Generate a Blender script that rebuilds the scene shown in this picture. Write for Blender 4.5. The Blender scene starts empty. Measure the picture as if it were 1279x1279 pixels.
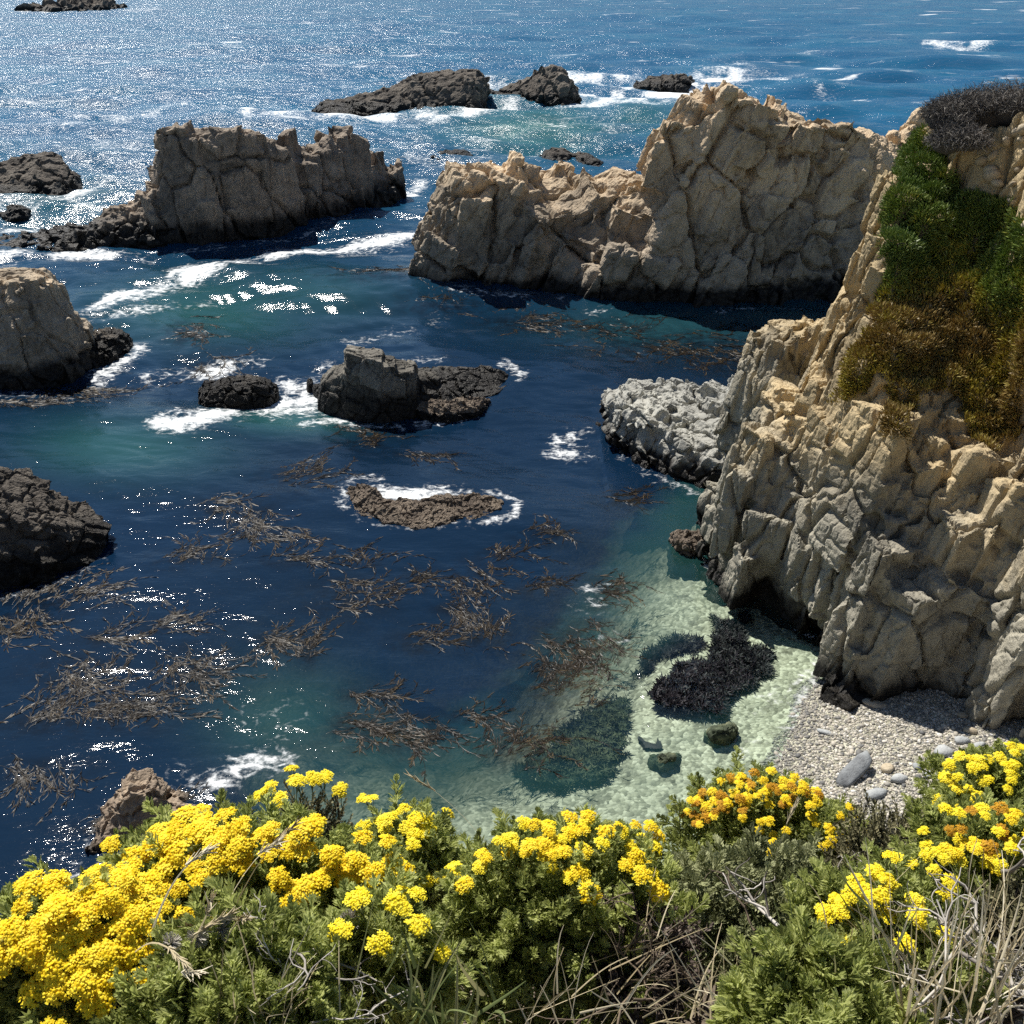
import bpy, bmesh, math, random
import numpy as np

random.seed(3)
RNG = np.random.default_rng(7)
scene = bpy.context.scene
COL = scene.collection
rad = math.radians

# ----------------------------------------------------------------------------- camera geometry
H = 25.0                      # eye height above the sea, metres
F, C0 = 1255.0, 639.5         # focal length / centre in photograph pixels
PITCH = rad(29.65)
cP, sP = math.cos(PITCH), math.sin(PITCH)
EYE = np.array([0.0, 0.0, H])


def ray(px, py):
    u = (np.asarray(px, float) - C0) / F
    v = (C0 - np.asarray(py, float)) / F
    return np.stack([u + 0 * v, cP + v * sP + 0 * u, -sP + v * cP + 0 * u], -1)


def W(px, py, z=0.0):         # where the sight line meets the level z
    d = ray(px, py)
    return EYE + d * ((z - H) / d[..., 2])[..., None]


def PH(px, py, dist):         # point at a horizontal distance
    d = ray(px, py)
    return EYE + d * (dist / np.hypot(d[..., 0], d[..., 1]))[..., None]


def PS(px, py, s):            # point at a slant distance
    d = ray(px, py)
    return EYE + d * (s / np.linalg.norm(d, axis=-1))[..., None]


def project(P):
    D = P - EYE
    f = D[:, 1] * cP - D[:, 2] * sP
    u = D[:, 0] / f
    v = (D[:, 1] * sP + D[:, 2] * cP) / f
    return C0 + F * u, C0 - F * v


SUN_AZ, SUN_EL = rad(-32), rad(54)     # azimuth from +Y, negative = towards -X
SUN_DIR = np.array([math.sin(SUN_AZ) * math.cos(SUN_EL), math.cos(SUN_AZ) * math.cos(SUN_EL), math.sin(SUN_EL)])

# ----------------------------------------------------------------------------- noise


def h01(i, j, k, seed):
    i = i.astype(np.int64); j = j.astype(np.int64); k = k.astype(np.int64)
    h = (i * 73856093 ^ j * 19349663 ^ k * 83492791 ^ (seed * 2654435761 + 12345)) & 0xFFFFFFFF
    h = ((h ^ (h >> 16)) * 0x45d9f3b) & 0xFFFFFFFF
    h = ((h ^ (h >> 16)) * 0x45d9f3b) & 0xFFFFFFFF
    h = h ^ (h >> 16)
    return (h & 0xFFFFFF) / float(0x1000000)


def vnoise(P, seed=0):
    I = np.floor(P).astype(np.int64)
    f = P - I
    f = f * f * f * (f * (f * 6 - 15) + 10)
    out = 0
    for a in (0, 1):
        wa = f[:, 0] if a else 1 - f[:, 0]
        for b in (0, 1):
            wb = f[:, 1] if b else 1 - f[:, 1]
            for c in (0, 1):
                wc = f[:, 2] if c else 1 - f[:, 2]
                out = out + wa * wb * wc * h01(I[:, 0] + a, I[:, 1] + b, I[:, 2] + c, seed)
    return out * 2 - 1


def fbm(P, octv=4, seed=0, gain=0.5):
    out, a, s = 0, 1.0, 0
    for o in range(octv):
        out = out + a * vnoise(P * (2.03 ** o) + 17.3 * o, seed + o)
        s += a
        a *= gain
    return out / s * 1.6


def voro(q, seed=0):
    I = np.floor(q).astype(np.int64)
    n = len(q)
    d1 = np.full(n, 1e9); d2 = np.full(n, 1e9)
    vec = np.zeros((n, 3)); cid = np.zeros((n, 3), np.int64)
    for a in (-1, 0, 1):
        for b in (-1, 0, 1):
            for c in (-1, 0, 1):
                ci, cj, ck = I[:, 0] + a, I[:, 1] + b, I[:, 2] + c
                s = np.stack([ci + .12 + .76 * h01(ci, cj, ck, seed), cj + .12 + .76 * h01(ci, cj, ck, seed + 1),
                              ck + .12 + .76 * h01(ci, cj, ck, seed + 2)], 1)
                v = q - s
                d = np.abs(v).max(1) * .8 + np.sqrt((v * v).sum(1)) * .2
                m = d < d1
                d2 = np.where(m, d1, np.minimum(d2, d))
                d1 = np.where(m, d, d1)
                vec[m] = v[m]
                cid[m] = np.stack([ci, cj, ck], 1)[m]
    return d1, d2, vec, cid


def rotm(rx, ry, rz):
    cx, sx, cy, sy, cz, sz = math.cos(rx), math.sin(rx), math.cos(ry), math.sin(ry), math.cos(rz), math.sin(rz)
    X = np.array([[1, 0, 0], [0, cx, -sx], [0, sx, cx]])
    Y = np.array([[cy, 0, sy], [0, 1, 0], [-sy, 0, cy]])
    Z = np.array([[cz, -sz, 0], [sz, cz, 0], [0, 0, 1]])
    return Z @ Y @ X


def sstep(a, b, x):
    t = np.clip((x - a) / (b - a), 0, 1)
    return t * t * (3 - 2 * t)

# ----------------------------------------------------------------------------- mesh helpers


def mesh_from(name, V, faces, smooth=True, attrs=None):
    """faces: (n,k) array or list of arrays"""
    me = bpy.data.meshes.new(name)
    V = np.asarray(V, np.float32)
    if isinstance(faces, np.ndarray):
        faces = [faces]
    faces = [f for f in faces if len(f)]
    me.vertices.add(len(V))
    me.vertices.foreach_set('co', V.ravel())
    nl = sum(f.size for f in faces)
    npoly = sum(len(f) for f in faces)
    me.loops.add(nl)
    me.loops.foreach_set('vertex_index', np.concatenate([f.ravel() for f in faces]).astype(np.int32))
    me.polygons.add(npoly)
    tot = np.concatenate([np.full(len(f), f.shape[1]) for f in faces])
    start = np.concatenate([[0], np.cumsum(tot)[:-1]])
    me.polygons.foreach_set('loop_start', start.astype(np.int32))
    me.polygons.foreach_set('use_smooth', np.full(npoly, smooth))
    me.update(calc_edges=True)
    me.validate()
    for k, a in (attrs or {}).items():
        a = np.asarray(a, np.float32)
        if a.ndim == 1:
            at = me.attributes.new(k, 'FLOAT', 'POINT')
            at.data.foreach_set('value', a)
        else:
            at = me.attributes.new(k, 'FLOAT_VECTOR', 'POINT')
            at.data.foreach_set('vector', a.ravel())
    return me


def tag(o, label=None, cat=None, group=None, kind=None):
    if label: o['label'] = label
    if cat: o['category'] = cat
    if group: o['group'] = group
    if kind: o['kind'] = kind
    return o


def link(name, me, mats, parent=None, loc=None):
    o = bpy.data.objects.new(name, me)
    COL.objects.link(o)
    if not isinstance(mats, (list, tuple)): mats = [mats]
    if len(me.materials) == 0:
        for m in mats: me.materials.append(m)
    if parent: o.parent = parent
    if loc is not None: o.location = loc
    return o


def put(name, V, faces, mats, smooth=True, attrs=None, parent=None):
    """mesh given in world coordinates; the origin goes to the middle of its base"""
    V = np.asarray(V, float)
    if parent is not None:
        org = np.array(parent.location)
    else:
        org = np.array([(V[:, 0].min() + V[:, 0].max()) / 2, (V[:, 1].min() + V[:, 1].max()) / 2, V[:, 2].min()])
    me = mesh_from(name, V - org, faces, smooth, attrs)
    return link(name, me, mats, parent, None if parent is not None else org)


def empty(name, loc):
    o = bpy.data.objects.new(name, None)
    o.location = loc
    o.empty_display_size = .1
    COL.objects.link(o)
    return o


def tube(pts, r0, r1, n=5):
    pts = np.asarray(pts, float)
    m = len(pts)
    T = np.gradient(pts, axis=0)
    T /= np.linalg.norm(T, axis=1)[:, None] + 1e-9
    ref = np.array([0.3, 0.2, 1.0]) if abs(T[0][2]) < .8 else np.array([1.0, .2, .1])
    A = np.cross(T, ref); A /= np.linalg.norm(A, axis=1)[:, None] + 1e-9
    B = np.cross(T, A)
    r = np.linspace(r0, r1, m)[:, None, None]
    an = np.arange(n) * 2 * math.pi / n
    ring = (A[:, None] * np.cos(an)[None, :, None] + B[:, None] * np.sin(an)[None, :, None]) * r + pts[:, None]
    V = ring.reshape(-1, 3)
    i, j = np.meshgrid(np.arange(m - 1), np.arange(n), indexing='ij')
    Fq = np.stack([i * n + j, i * n + (j + 1) % n, (i + 1) * n + (j + 1) % n, (i + 1) * n + j], -1).reshape(-1, 4)
    return V, Fq


class MB:                      # collects pieces that become ONE mesh
    def __init__(s): s.V = []; s.F = {}; s.n = 0; s.A = []
    def add(s, V, Fs, a=0.0):
        if isinstance(Fs, np.ndarray): Fs = [Fs]
        for f in Fs: s.F.setdefault(f.shape[1], []).append(f + s.n)
        s.V.append(np.asarray(V, float)); s.n += len(V)
        s.A.append(np.full(len(V), a) if np.isscalar(a) else np.asarray(a))
    def get(s):
        return np.concatenate(s.V), [np.concatenate(v) for v in s.F.values()], np.concatenate(s.A)
    def build(s, name, mats, parent=None, smooth=True):
        V, Fs, A = s.get()
        return put(name, V, Fs, mats, smooth, {'tint': A}, parent)


def instances(V, Fq, pos, zdir, scale, roll=None):
    """copy a template (along +Z) to many places, as one vertex/face array"""
    n = len(pos)
    z = zdir / np.linalg.norm(zdir, axis=1)[:, None]
    ref = np.where(np.abs(z[:, 2:3]) < .95, np.array([[0, 0, 1.0]]), np.array([[1.0, 0, 0]]))
    x = np.cross(ref, z); x /= np.linalg.norm(x, axis=1)[:, None]
    y = np.cross(z, x)
    if roll is None: roll = RNG.uniform(0, 2 * math.pi, n)
    c, s = np.cos(roll)[:, None], np.sin(roll)[:, None]
    x, y = x * c + y * s, y * c - x * s
    M = np.stack([x, y, z], 2)
    sc = np.asarray(scale)
    if sc.ndim == 1: sc = sc[:, None].repeat(3, 1)
    VV = np.einsum('nij,nkj->nki', M, V[None] * sc[:, None, :]) + pos[:, None]
    FF = Fq[None] + (np.arange(n) * len(V))[:, None, None]
    return VV.reshape(-1, 3), FF.reshape(-1, Fq.shape[1])

# ----------------------------------------------------------------------------- materials


class NT:
    def __init__(s, name):
        s.m = bpy.data.materials.new(name); s.m.use_nodes = True
        s.t = s.m.node_tree; s.t.nodes.clear()
        s.out = s.n('ShaderNodeOutputMaterial')
    def n(s, typ, inp=None, **kw):
        nd = s.t.nodes.new(typ)
        for k, v in kw.items(): setattr(nd, k, v)
        for k, v in (inp or {}).items():
            if isinstance(v, bpy.types.NodeSocket): s.t.links.new(v, nd.inputs[k])
            else: nd.inputs[k].default_value = v
        return nd
    def math(s, op, a, b=0.0, clamp=False):
        return s.n('ShaderNodeMath', {0: a, 1: b}, operation=op, use_clamp=clamp).outputs[0]
    def mix(s, f, a, b):
        nd = s.n('ShaderNodeMix', data_type='RGBA')
        for k, v in ((0, f), (6, a), (7, b)):
            if isinstance(v, bpy.types.NodeSocket): s.t.links.new(v, nd.inputs[k])
            else: nd.inputs[k].default_value = v if k == 0 else (*v, 1) if len(v) == 3 else v
        return nd.outputs[2]
    def ramp(s, f, stops):
        nd = s.n('ShaderNodeValToRGB', {0: f})
        e = nd.color_ramp.elements
        while len(e) < len(stops): e.new(0.5)
        for i, (p, c) in enumerate(stops):
            e[i].position = p; e[i].color = (*c, 1) if not np.isscalar(c) else (c, c, c, 1)
        return nd.outputs[0]
    def mr(s, v, a, b, c=0.0, d=1.0, smooth=True):
        return s.n('ShaderNodeMapRange', {0: v, 1: a, 2: b, 3: c, 4: d}, interpolation_type='SMOOTHSTEP' if smooth else 'LINEAR').outputs[0]
    def noise(s, vec, scale, detail=5, rough=.55, dist=0.0):
        return s.n('ShaderNodeTexNoise', {'Vector': vec, 'Scale': scale, 'Detail': detail, 'Roughness': rough, 'Distortion': dist}).outputs[0]
    def attr(s, name, vec=False):
        return s.n('ShaderNodeAttribute', attribute_name=name).outputs[1 if vec else 2]
    def pos(s): return s.n('ShaderNodeNewGeometry').outputs['Position']
    def z(s): return s.n('ShaderNodeSeparateXYZ', {0: s.pos()}).outputs[2]
    def done(s, sh):
        s.t.links.new(sh, s.out.inputs[0]); return s.m


def rock_mat(name, light, mid, dark, wet=1.2, bscale=1.0, upper=None, upper_z=(5, 9), bump=.35):
    t = NT(name); P = t.pos(); z = t.z()
    n1 = t.noise(P, .28 * bscale, 8, .6, .4)
    n2 = t.noise(P, 1.7 * bscale, 9, .65)
    blk = t.attr('block')
    f = t.math('ADD', t.math('ADD', t.math('MULTIPLY', n1, .55), t.math('MULTIPLY', n2, .35)), t.math('MULTIPLY', blk, .16))
    c = t.ramp(f, [(.34, dark), (.48, mid), (.64, light)])
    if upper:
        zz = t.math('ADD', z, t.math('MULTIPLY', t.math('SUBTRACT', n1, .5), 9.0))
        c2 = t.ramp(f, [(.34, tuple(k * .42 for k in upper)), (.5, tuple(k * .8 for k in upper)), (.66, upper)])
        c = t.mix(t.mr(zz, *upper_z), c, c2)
    # mineral streaks and lichen
    st = t.noise(t.n('ShaderNodeMapping', {'Vector': P, 'Scale': (1.6, 1.6, .22)}).outputs[0], 1.1 * bscale, 6, .7)
    c = t.mix(t.mr(st, .56, .72, 0, .5), c, tuple(k * .45 for k in mid))
    sp = t.noise(P, 9 * bscale, 3, .6)
    c = t.mix(t.mr(sp, .60, .70, 0, .35), c, tuple(k * .4 for k in mid))
    # dark tidal belt of algae and mussels
    wz = t.math('ADD', z, t.math('MULTIPLY', t.math('SUBTRACT', t.noise(P, .7, 6, .6), .5), 2.2 * min(1, wet)))
    wf = t.mr(wz, wet * .55, wet * 1.35, 1, 0) if wet > 0 else 0.0
    alg = t.ramp(t.noise(P, 5, 5, .7), [(.35, (.006, .005, .005)), (.6, (.022, .019, .015)), (.75, (.05, .045, .03))])
    c = t.mix(wf, c, alg)
    ro = t.mr(wf, 0, 1, .9, .5) if wet > 0 else .75
    cr = t.n('ShaderNodeTexVoronoi', {'Vector': t.n('ShaderNodeMapping', {'Vector': P, 'Scale': (1, 1, .45)}).outputs[0], 'Scale': 1.1 * bscale}, feature='DISTANCE_TO_EDGE').outputs['Distance']
    hgt = t.math('ADD', t.math('MULTIPLY', t.noise(P, 3.2 * bscale, 12, .68), 1.0), t.math('MULTIPLY', t.mr(cr, 0, .05), .10))
    b = t.n('ShaderNodeBump', {'Height': hgt, 'Strength': .9, 'Distance': bump})
    p = t.n('ShaderNodeBsdfPrincipled', {'Base Color': c, 'Roughness': ro, 'Normal': b.outputs[0], 'Specular IOR Level': .25})
    return t.done(p.outputs[0])


def simple_mat(name, stops, rough=.8, scale=40, attr=None, spec=.3, transl=0.0, bump=0.0):
    t = NT(name)
    f = t.attr(attr) if attr else t.noise(t.pos(), scale, 5, .6)
    c = t.ramp(f, stops)
    inp = {'Base Color': c, 'Roughness': rough, 'Specular IOR Level': spec}
    if bump:
        inp['Normal'] = t.n('ShaderNodeBump', {'Height': t.noise(t.pos(), scale, 6, .65), 'Strength': .8, 'Distance': bump}).outputs[0]
    p = t.n('ShaderNodeBsdfPrincipled', inp)
    if transl:
        tr = t.n('ShaderNodeBsdfTranslucent', {'Color': c})
        return t.done(t.n('ShaderNodeMixShader', {0: transl, 1: p.outputs[0], 2: tr.outputs[0]}).outputs[0])
    return t.done(p.outputs[0])


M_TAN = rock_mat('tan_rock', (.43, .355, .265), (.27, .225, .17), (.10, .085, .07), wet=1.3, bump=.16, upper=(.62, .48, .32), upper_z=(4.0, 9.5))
M_STACK = rock_mat('brown_rock', (.38, .305, .23), (.20, .165, .13), (.085, .073, .06), wet=2.0, bump=.18)
M_CLIFF = rock_mat('cliff_rock', (.41, .38, .30), (.25, .232, .185), (.085, .078, .063), wet=1.1, upper=(.52, .405, .235), upper_z=(5.0, 9.5), bump=.12)
M_GREY = rock_mat('grey_rock', (.42, .41, .36), (.29, .285, .255), (.12, .115, .10), wet=.8, bump=.1)
M_DARK = rock_mat('dark_rock', (.19, .165, .135), (.105, .09, .075), (.045, .04, .034), wet=1.3, bump=.5)
M_SLAB = rock_mat('slate_rock', (.26, .24, .20), (.10, .092, .078), (.04, .037, .033), wet=1.3, bump=.2)
M_MUSSEL = rock_mat('mussel_rock', (.25, .20, .15), (.14, .11, .085), (.05, .04, .033), wet=.02, bscale=2.5, bump=.25)
M_STONE = rock_mat('beach_stone', (.40, .41, .40), (.27, .285, .29), (.15, .155, .16), wet=-9, bscale=3, bump=.03)
M_STONE_TAN = rock_mat('tan_stone', (.50, .42, .30), (.36, .30, .21), (.2, .16, .11), wet=-9, bscale=3, bump=.03)
M_SUNKEN = simple_mat('sunken_rock', [(.35, (.015, .02, .012)), (.55, (.07, .085, .05)), (.7, (.16, .16, .09))], .9, 2.5)
M_WEED = simple_mat('dark_weed', [(.3, (.005, .005, .007)), (.6, (.013, .010, .014)), (.8, (.032, .022, .024))], .6, 3.0)

# ----------------------------------------------------------------------------- rocks


def loft(V, Fl, sections):
    base = sum(len(v) for v in V)
    m = len(sections[0]); n = len(sections)
    V.append(np.array(sections).reshape(-1, 3))
    for i in range(n - 1):
        for j in range(m):
            a, b = base + i * m + j, base + i * m + (j + 1) % m
            c, d = base + (i + 1) * m + (j + 1) % m, base + (i + 1) * m + j
            Fl.append((a, b, c, d))
    Fl.append(tuple(base + j for j in range(m))[::-1])
    Fl.append(tuple(base + (n - 1) * m + j for j in range(m)))


def section(px, yb, ye, ys, s1, s2, s3, z0=0.0, bulge=.12, bz=.5, mid=None):
    """one upright slice of a rock: foot of the front face at (px,yb), front top edge ye set back s1, crest ys set back s2,
    back foot a further s3 behind the crest"""
    B = W(px, yb, z0)
    d0 = math.hypot(B[0], B[1]); f = np.array([B[0] / d0, B[1] / d0, 0])
    E = PH(px, ye, d0 + s1); S = PH(px, ys, d0 + s2)
    down = np.array([0, 0, 1.0])
    low = B - f * .5; low[2] = z0 - 2.5
    if mid is None:
        M = B * (1 - bz) + E * bz - f * bulge * max(s1, .4)
    else:
        M = PH(px, mid[0], d0 + mid[1])
    bk = S + f * s3 * .65; bk[2] = z0 + (S[2] - z0) * .45
    bb = S + f * s3 * 1.1; bb[2] = z0 - 2.5
    return [low, B, M, E, S, bk, bb]


def voxel(V, Fl, size):
    me = bpy.data.meshes.new('raw')
    me.from_pydata([tuple(v) for v in np.concatenate(V)], [], Fl)
    o = bpy.data.objects.new('raw', me); COL.objects.link(o)
    bm = bmesh.new(); bm.from_mesh(me)
    bmesh.ops.recalc_face_normals(bm, faces=bm.faces)
    bm.to_mesh(me); bm.free()
    md = o.modifiers.new('r', 'REMESH'); md.mode = 'VOXEL'; md.voxel_size = size; md.adaptivity = 0
    dg = bpy.context.evaluated_depsgraph_get()
    ev = o.evaluated_get(dg); m2 = ev.to_mesh()
    nv = len(m2.vertices)
    P = np.empty(nv * 3, np.float32); m2.vertices.foreach_get('co', P)
    L = np.empty(len(m2.loops), np.int32); m2.loops.foreach_get('vertex_index', L)
    assert len(L) == 4 * len(m2.polygons)
    ev.to_mesh_clear()
    bpy.data.objects.remove(o); bpy.data.meshes.remove(me)
    return P.reshape(-1, 3).astype(float), L.reshape(-1, 4).astype(np.int64)


def vsum(n, Q, vals):
    out = np.zeros((n, 3))
    for k in range(3):
        w = np.repeat(vals[:, k], 4)
        out[:, k] = np.bincount(Q.ravel(), weights=w, minlength=n)
    return out


def normals(P, Q, smooth=0):
    fn = np.cross(P[Q[:, 2]] - P[Q[:, 0]], P[Q[:, 3]] - P[Q[:, 1]])
    N = vsum(len(P), Q, fn)
    N /= np.linalg.norm(N, axis=1)[:, None] + 1e-12
    for _ in range(smooth):
        N = vsum(len(P), Q, N[Q].mean(1))
        N /= np.linalg.norm(N, axis=1)[:, None] + 1e-12
    return N


def relax(P, Q, it):
    cnt = np.bincount(Q.ravel(), minlength=len(P))[:, None]
    for _ in range(it):
        P = vsum(len(P), Q, P[Q].mean(1)) / cnt
    return P


def fracture(P, Q, levels, warp=.35, seed=0, smooth=14, rough=.08, ridge=.0):
    """joint-bounded blocks: each cell of a stretched, tilted, box-like Voronoi field gets its own offset and facets"""
    blk = np.zeros(len(P))
    N = normals(P, Q, smooth)
    P0 = P.copy()
    for li, (sc, rot, amp, tilt, crack) in enumerate(levels):
        sc = np.array(sc, float)
        q = (P0 @ rotm(*rot)) / sc
        s0 = P0 / sc.mean()
        wv = np.stack([fbm(s0 * .45 + 5, 2, seed + 90), fbm(s0 * .45 + 31, 2, seed + 94), fbm(s0 * .45 + 57, 2, seed + 98)], 1)
        q = q + wv * warp
        d1, d2, vec, cid = voro(q, seed + 10 * li)
        o = h01(cid[:, 0], cid[:, 1], cid[:, 2], seed + 300 + li) * 2 - 1
        g = np.stack([h01(cid[:, 0], cid[:, 1], cid[:, 2], seed + 310 + li + k) * 2 - 1 for k in range(3)], 1)
        D = amp * (o * .75 + tilt * (g * vec).sum(1))
        if ridge and li <= (1 if ridge > .7 else 0):
            th = h01(cid[:, 0], cid[:, 1], cid[:, 2], seed + 340 + li) * 1.2 + .1
            D = D - amp * ridge * (np.abs(vec[:, 0] * np.cos(th) + vec[:, 1] * np.sin(th) + .15 * g[:, 0]) * 2 - .5)
        if crack:
            D = D - crack * np.exp(-((d2 - d1) / (.05 + .02 * li)) ** 2)
        P = P + N * D[:, None]
        blk += (o * .5 + .5) * (.6 if li == 0 else .4 / max(1, len(levels) - 1))
    if rough:
        P = P + N * (rough * fbm(P0 * .9, 6, seed + 50, .55))[:, None]
    return P, blk


ROCKFEET = []                 # (pixel polyline of the water line, foam strength)


def joint_blocks(P, N, spec, seed):
    """angular blocks seated in the rock surface: one per spacing cell, sides along the rock's own joint directions"""
    spacing, half, rot, prot, steep = spec
    rr = np.random.default_rng(seed)
    ok = np.where(N[:, 2] < steep)[0]
    ok = ok[rr.permutation(len(ok))]
    key = np.floor(P[ok] / spacing + 100).astype(np.int64)
    _, first = np.unique(key[:, 0] * 1000003 + key[:, 1] * 1009 + key[:, 2], return_index=True)
    k = ok[first]; n = len(k)
    A = rotm(*rot)
    B = np.empty((n, 3, 3))
    for i in range(n):
        B[i] = A @ rotm(rr.normal(0, .07), rr.normal(0, .07), rr.choice([-.5, 0, 0, .45]) + rr.normal(0, .1))
    hs = np.array(half) * rr.lognormal(-.05, .32, (n, 3))
    ext = (np.abs(np.einsum('nij,ni->nj', B, N[k])) * hs).sum(1)
    c = P[k] + N[k] * (rr.uniform(prot[0], prot[1], n) - ext)[:, None]
    # no block may stand like a chimney above the rock around it
    g = max(spacing * .6, .3); cell = lambda Q_: np.floor(Q_[:, :2] / g).astype(np.int64) + 5000
    ck = cell(P); code = ck[:, 0] * 20000 + ck[:, 1]
    uq, inv = np.unique(code, return_inverse=True); zm = np.full(len(uq), -1e9); np.maximum.at(zm, inv, P[:, 2])
    cc = cell(c); top = np.full(n, -1e9)
    for dx in (-1, 0, 1):
        for dy in (-1, 0, 1):
            w_ = (cc[:, 0] + dx) * 20000 + cc[:, 1] + dy
            ii = np.clip(np.searchsorted(uq, w_), 0, len(uq) - 1)
            top = np.maximum(top, np.where(uq[ii] == w_, zm[ii], -1e9))
    top = np.maximum(top, P[k][:, 2])
    rise = c[:, 2] + (np.abs(B[:, 2, :]) * hs).sum(1) * .85
    c[:, 2] -= np.maximum(0, rise - top - .12 * spacing * rr.uniform(0, 1, n))
    cor = np.array([(x, y, z) for z in (-1, 1) for y in (-1, 1) for x in (-1, 1)], float)
    L = cor[None] * hs[:, None] * (1 + rr.uniform(-.26, .06, (n, 8, 3)))
    V = np.einsum('nij,nkj->nki', B, L) + c[:, None]
    q = np.array([(0, 2, 3, 1), (4, 5, 7, 6), (0, 1, 5, 4), (2, 6, 7, 3), (0, 4, 6, 2), (1, 3, 7, 5)])
    return V.reshape(-1, 3), (q[None] + (np.arange(n) * 8)[:, None, None]).reshape(-1, 4)


def rock(name, lofts, vox, levels, mat, label, cat, group=None, kind=None, warp=.35, seed=0, rough=.1, pre=0.0, presc=.35, relaxn=1, mod=None, ridge=.0, jb=None, shrink=0.0, jf=(.06, .08, 1.6)):
    V, Fl = [], []
    for L in lofts: loft(V, Fl, L)
    if jb:
        P, Q = voxel(V, Fl, max(vox * 1.6, jb[0][0] * .16))
        P = relax(P, Q, 1)
        N = normals(P, Q, 6)
        V = [P - N * shrink]; Fl = [tuple(f) for f in Q.tolist()]; n0 = len(P)
        for bi, spec in enumerate(jb):
            bv, bf = joint_blocks(P, N, spec, seed * 7 + bi)
            V.append(bv); Fl += [tuple(f) for f in (bf + n0).tolist()]; n0 += len(bv)
    P, Q = voxel(V, Fl, vox)
    P = relax(P, Q, 0 if jb else relaxn)
    if pre:
        N = normals(P, Q, 4)
        P = P + N * (pre * fbm(P * presc, 3, seed + 70))[:, None]
    if jb: levels = [(a, b, c * (jf[0] if q == 0 else jf[1]), d, e * (jf[2] if q == 0 else jf[2] * .5)) for q, (a, b, c, d, e) in enumerate(levels)]
    P, blk = fracture(P, Q, levels, warp, seed, smooth=3 if jb else 10, rough=rough * (.4 if jb else 1), ridge=ridge)
    if mod: P = mod(P)
    o = put(name, P, Q, mat, False, {'block': blk})
    tag(o, label, cat, group, kind)
    return o, P, Q


def S(rows, **kw):
    return [section(*r, **kw) for r in rows]


SEAROCKS = 'rocks standing in the sea'

# the tall flat-topped stack left of centre
rock('sea_stack', [S([
    (186, 305, 250, 232, 3, 4, 3), (194, 304, 178, 168, 1.2, 2.5, 5), (215, 306, 170, 160, 1.0, 4, 6), (250, 306, 172, 155, .9, 6, 7),
    (290, 302, 180, 156, .9, 7, 7), (325, 298, 184, 166, 1.0, 7, 7), (355, 292, 190, 176, 1.4, 6, 7), (372, 288, 212, 178, 2.0, 6, 6),
    (400, 283, 196, 172, 2.2, 6, 6), (438, 272, 184, 168, 2.5, 5, 6), (452, 266, 204, 194, 3, 5, 5), (480, 256, 222, 212, 2.5, 4, 4), (508, 246, 236, 232, 1, 2, 2)])],
    .17, [((3.2, 3.2, 8), (.08, -.1, .3), .50, .7, .25), ((1.3, 1.3, 3.6), (.1, .12, .6), .26, .8, .13), ((.55, .55, 1.0), (.2, .1, .2), .10, .8, .05)],
    M_STACK, 'tall flat-topped brown sea stack with sheer shaded front, left of centre', 'sea stack', SEAROCKS, seed=11, rough=.16, jb=[(1.9, (.95, .95, 3.4), (.04, -.05, .35), (.0, .55), .3), (1.1, (.5, .5, .6), (.05, .04, .35), (-.05, .14), 2)], shrink=.15, jf=(.16, .12, 2.0))

# its long low tail
rock('rock_ridge', [S([
    (-60, 325, 308, 302, 2, 4, 4), (0, 319, 304, 298, 2, 4, 4), (60, 314, 298, 288, 2, 4, 4), (110, 312, 286, 276, 2, 4, 4),
    (140, 308, 270, 256, 2, 4, 4), (165, 306, 262, 246, 2, 4, 4), (188, 306, 258, 236, 2, 4, 4), (200, 306, 262, 236, 2, 4, 4)])],
    .17, [((2.4, 2.4, 3.5), (.1, .5, .3), .45, .7, .2), ((.9, .9, 1.4), (.1, .4, .6), .22, .9, .1)],
    M_STACK, 'long low brown rock ridge running out left from the tall flat-topped stack', 'rock', SEAROCKS, seed=21, rough=.2, jb=[(1.3, (.8, .6, .7), (.1, .4, .3), (-.1, .7), 2), (.7, (.35, .3, .4), (.1, .3, .3), (-.1, .15), 2)], shrink=0.3)

# the big tan headland
HL = [
    (528, 352, 338, 330, 2, 3, 3), (540, 358, 268, 250, 2.2, 4, 5), (556, 362, 238, 212, 2.4, 6, 6), (580, 366, 232, 206, 2.2, 7, 7),
    (620, 366, 240, 202, 2.2, 8, 8), (650, 366, 252, 194, 2.4, 9, 8), (690, 368, 262, 196, 4, 10, 8),     (735, 372, 262, 212, 3.6, 8, 8),
    (770, 374, 250, 200, 3.4, 8, 8), (806, 374, 244, 206, 3.4, 8, 8), (814, 374, 240, 200, 3.0, 7, 8), (822, 374, 176, 152, 2.4, 6, 9), (850, 374, 152, 132, 2.4, 6, 9), (876, 374, 138, 110, 2.4, 6, 9),
    (915, 374, 134, 101, 2.4, 6, 9), (945, 374, 138, 108, 2.4, 6, 9), (985, 373, 146, 118, 2.4, 6, 9), (1003, 372, 170, 142, 2.2, 6, 9), (1040, 370, 172, 150, 2.0, 6, 9), (1066, 368, 178, 156, 2.2, 6, 9),
    (1100, 364, 204, 168, 3.5, 7, 10), (1150, 360, 180, 142, 4.5, 8, 10), (1200, 356, 180, 142, 5, 9, 10), (1300, 350, 170, 135, 5, 9, 10)]
BUT = [(735, 380, 330, 322, 1.2, 3, 3), (760, 378, 300, 288, 2, 4, 3), (785, 376, 320, 300, 2, 4, 3), (860, 380, 360, 330, 1.0, 3, 3), (885, 378, 310, 296, 2, 3, 3), (905, 378, 330, 310, 1.5, 3, 3)]
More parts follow.
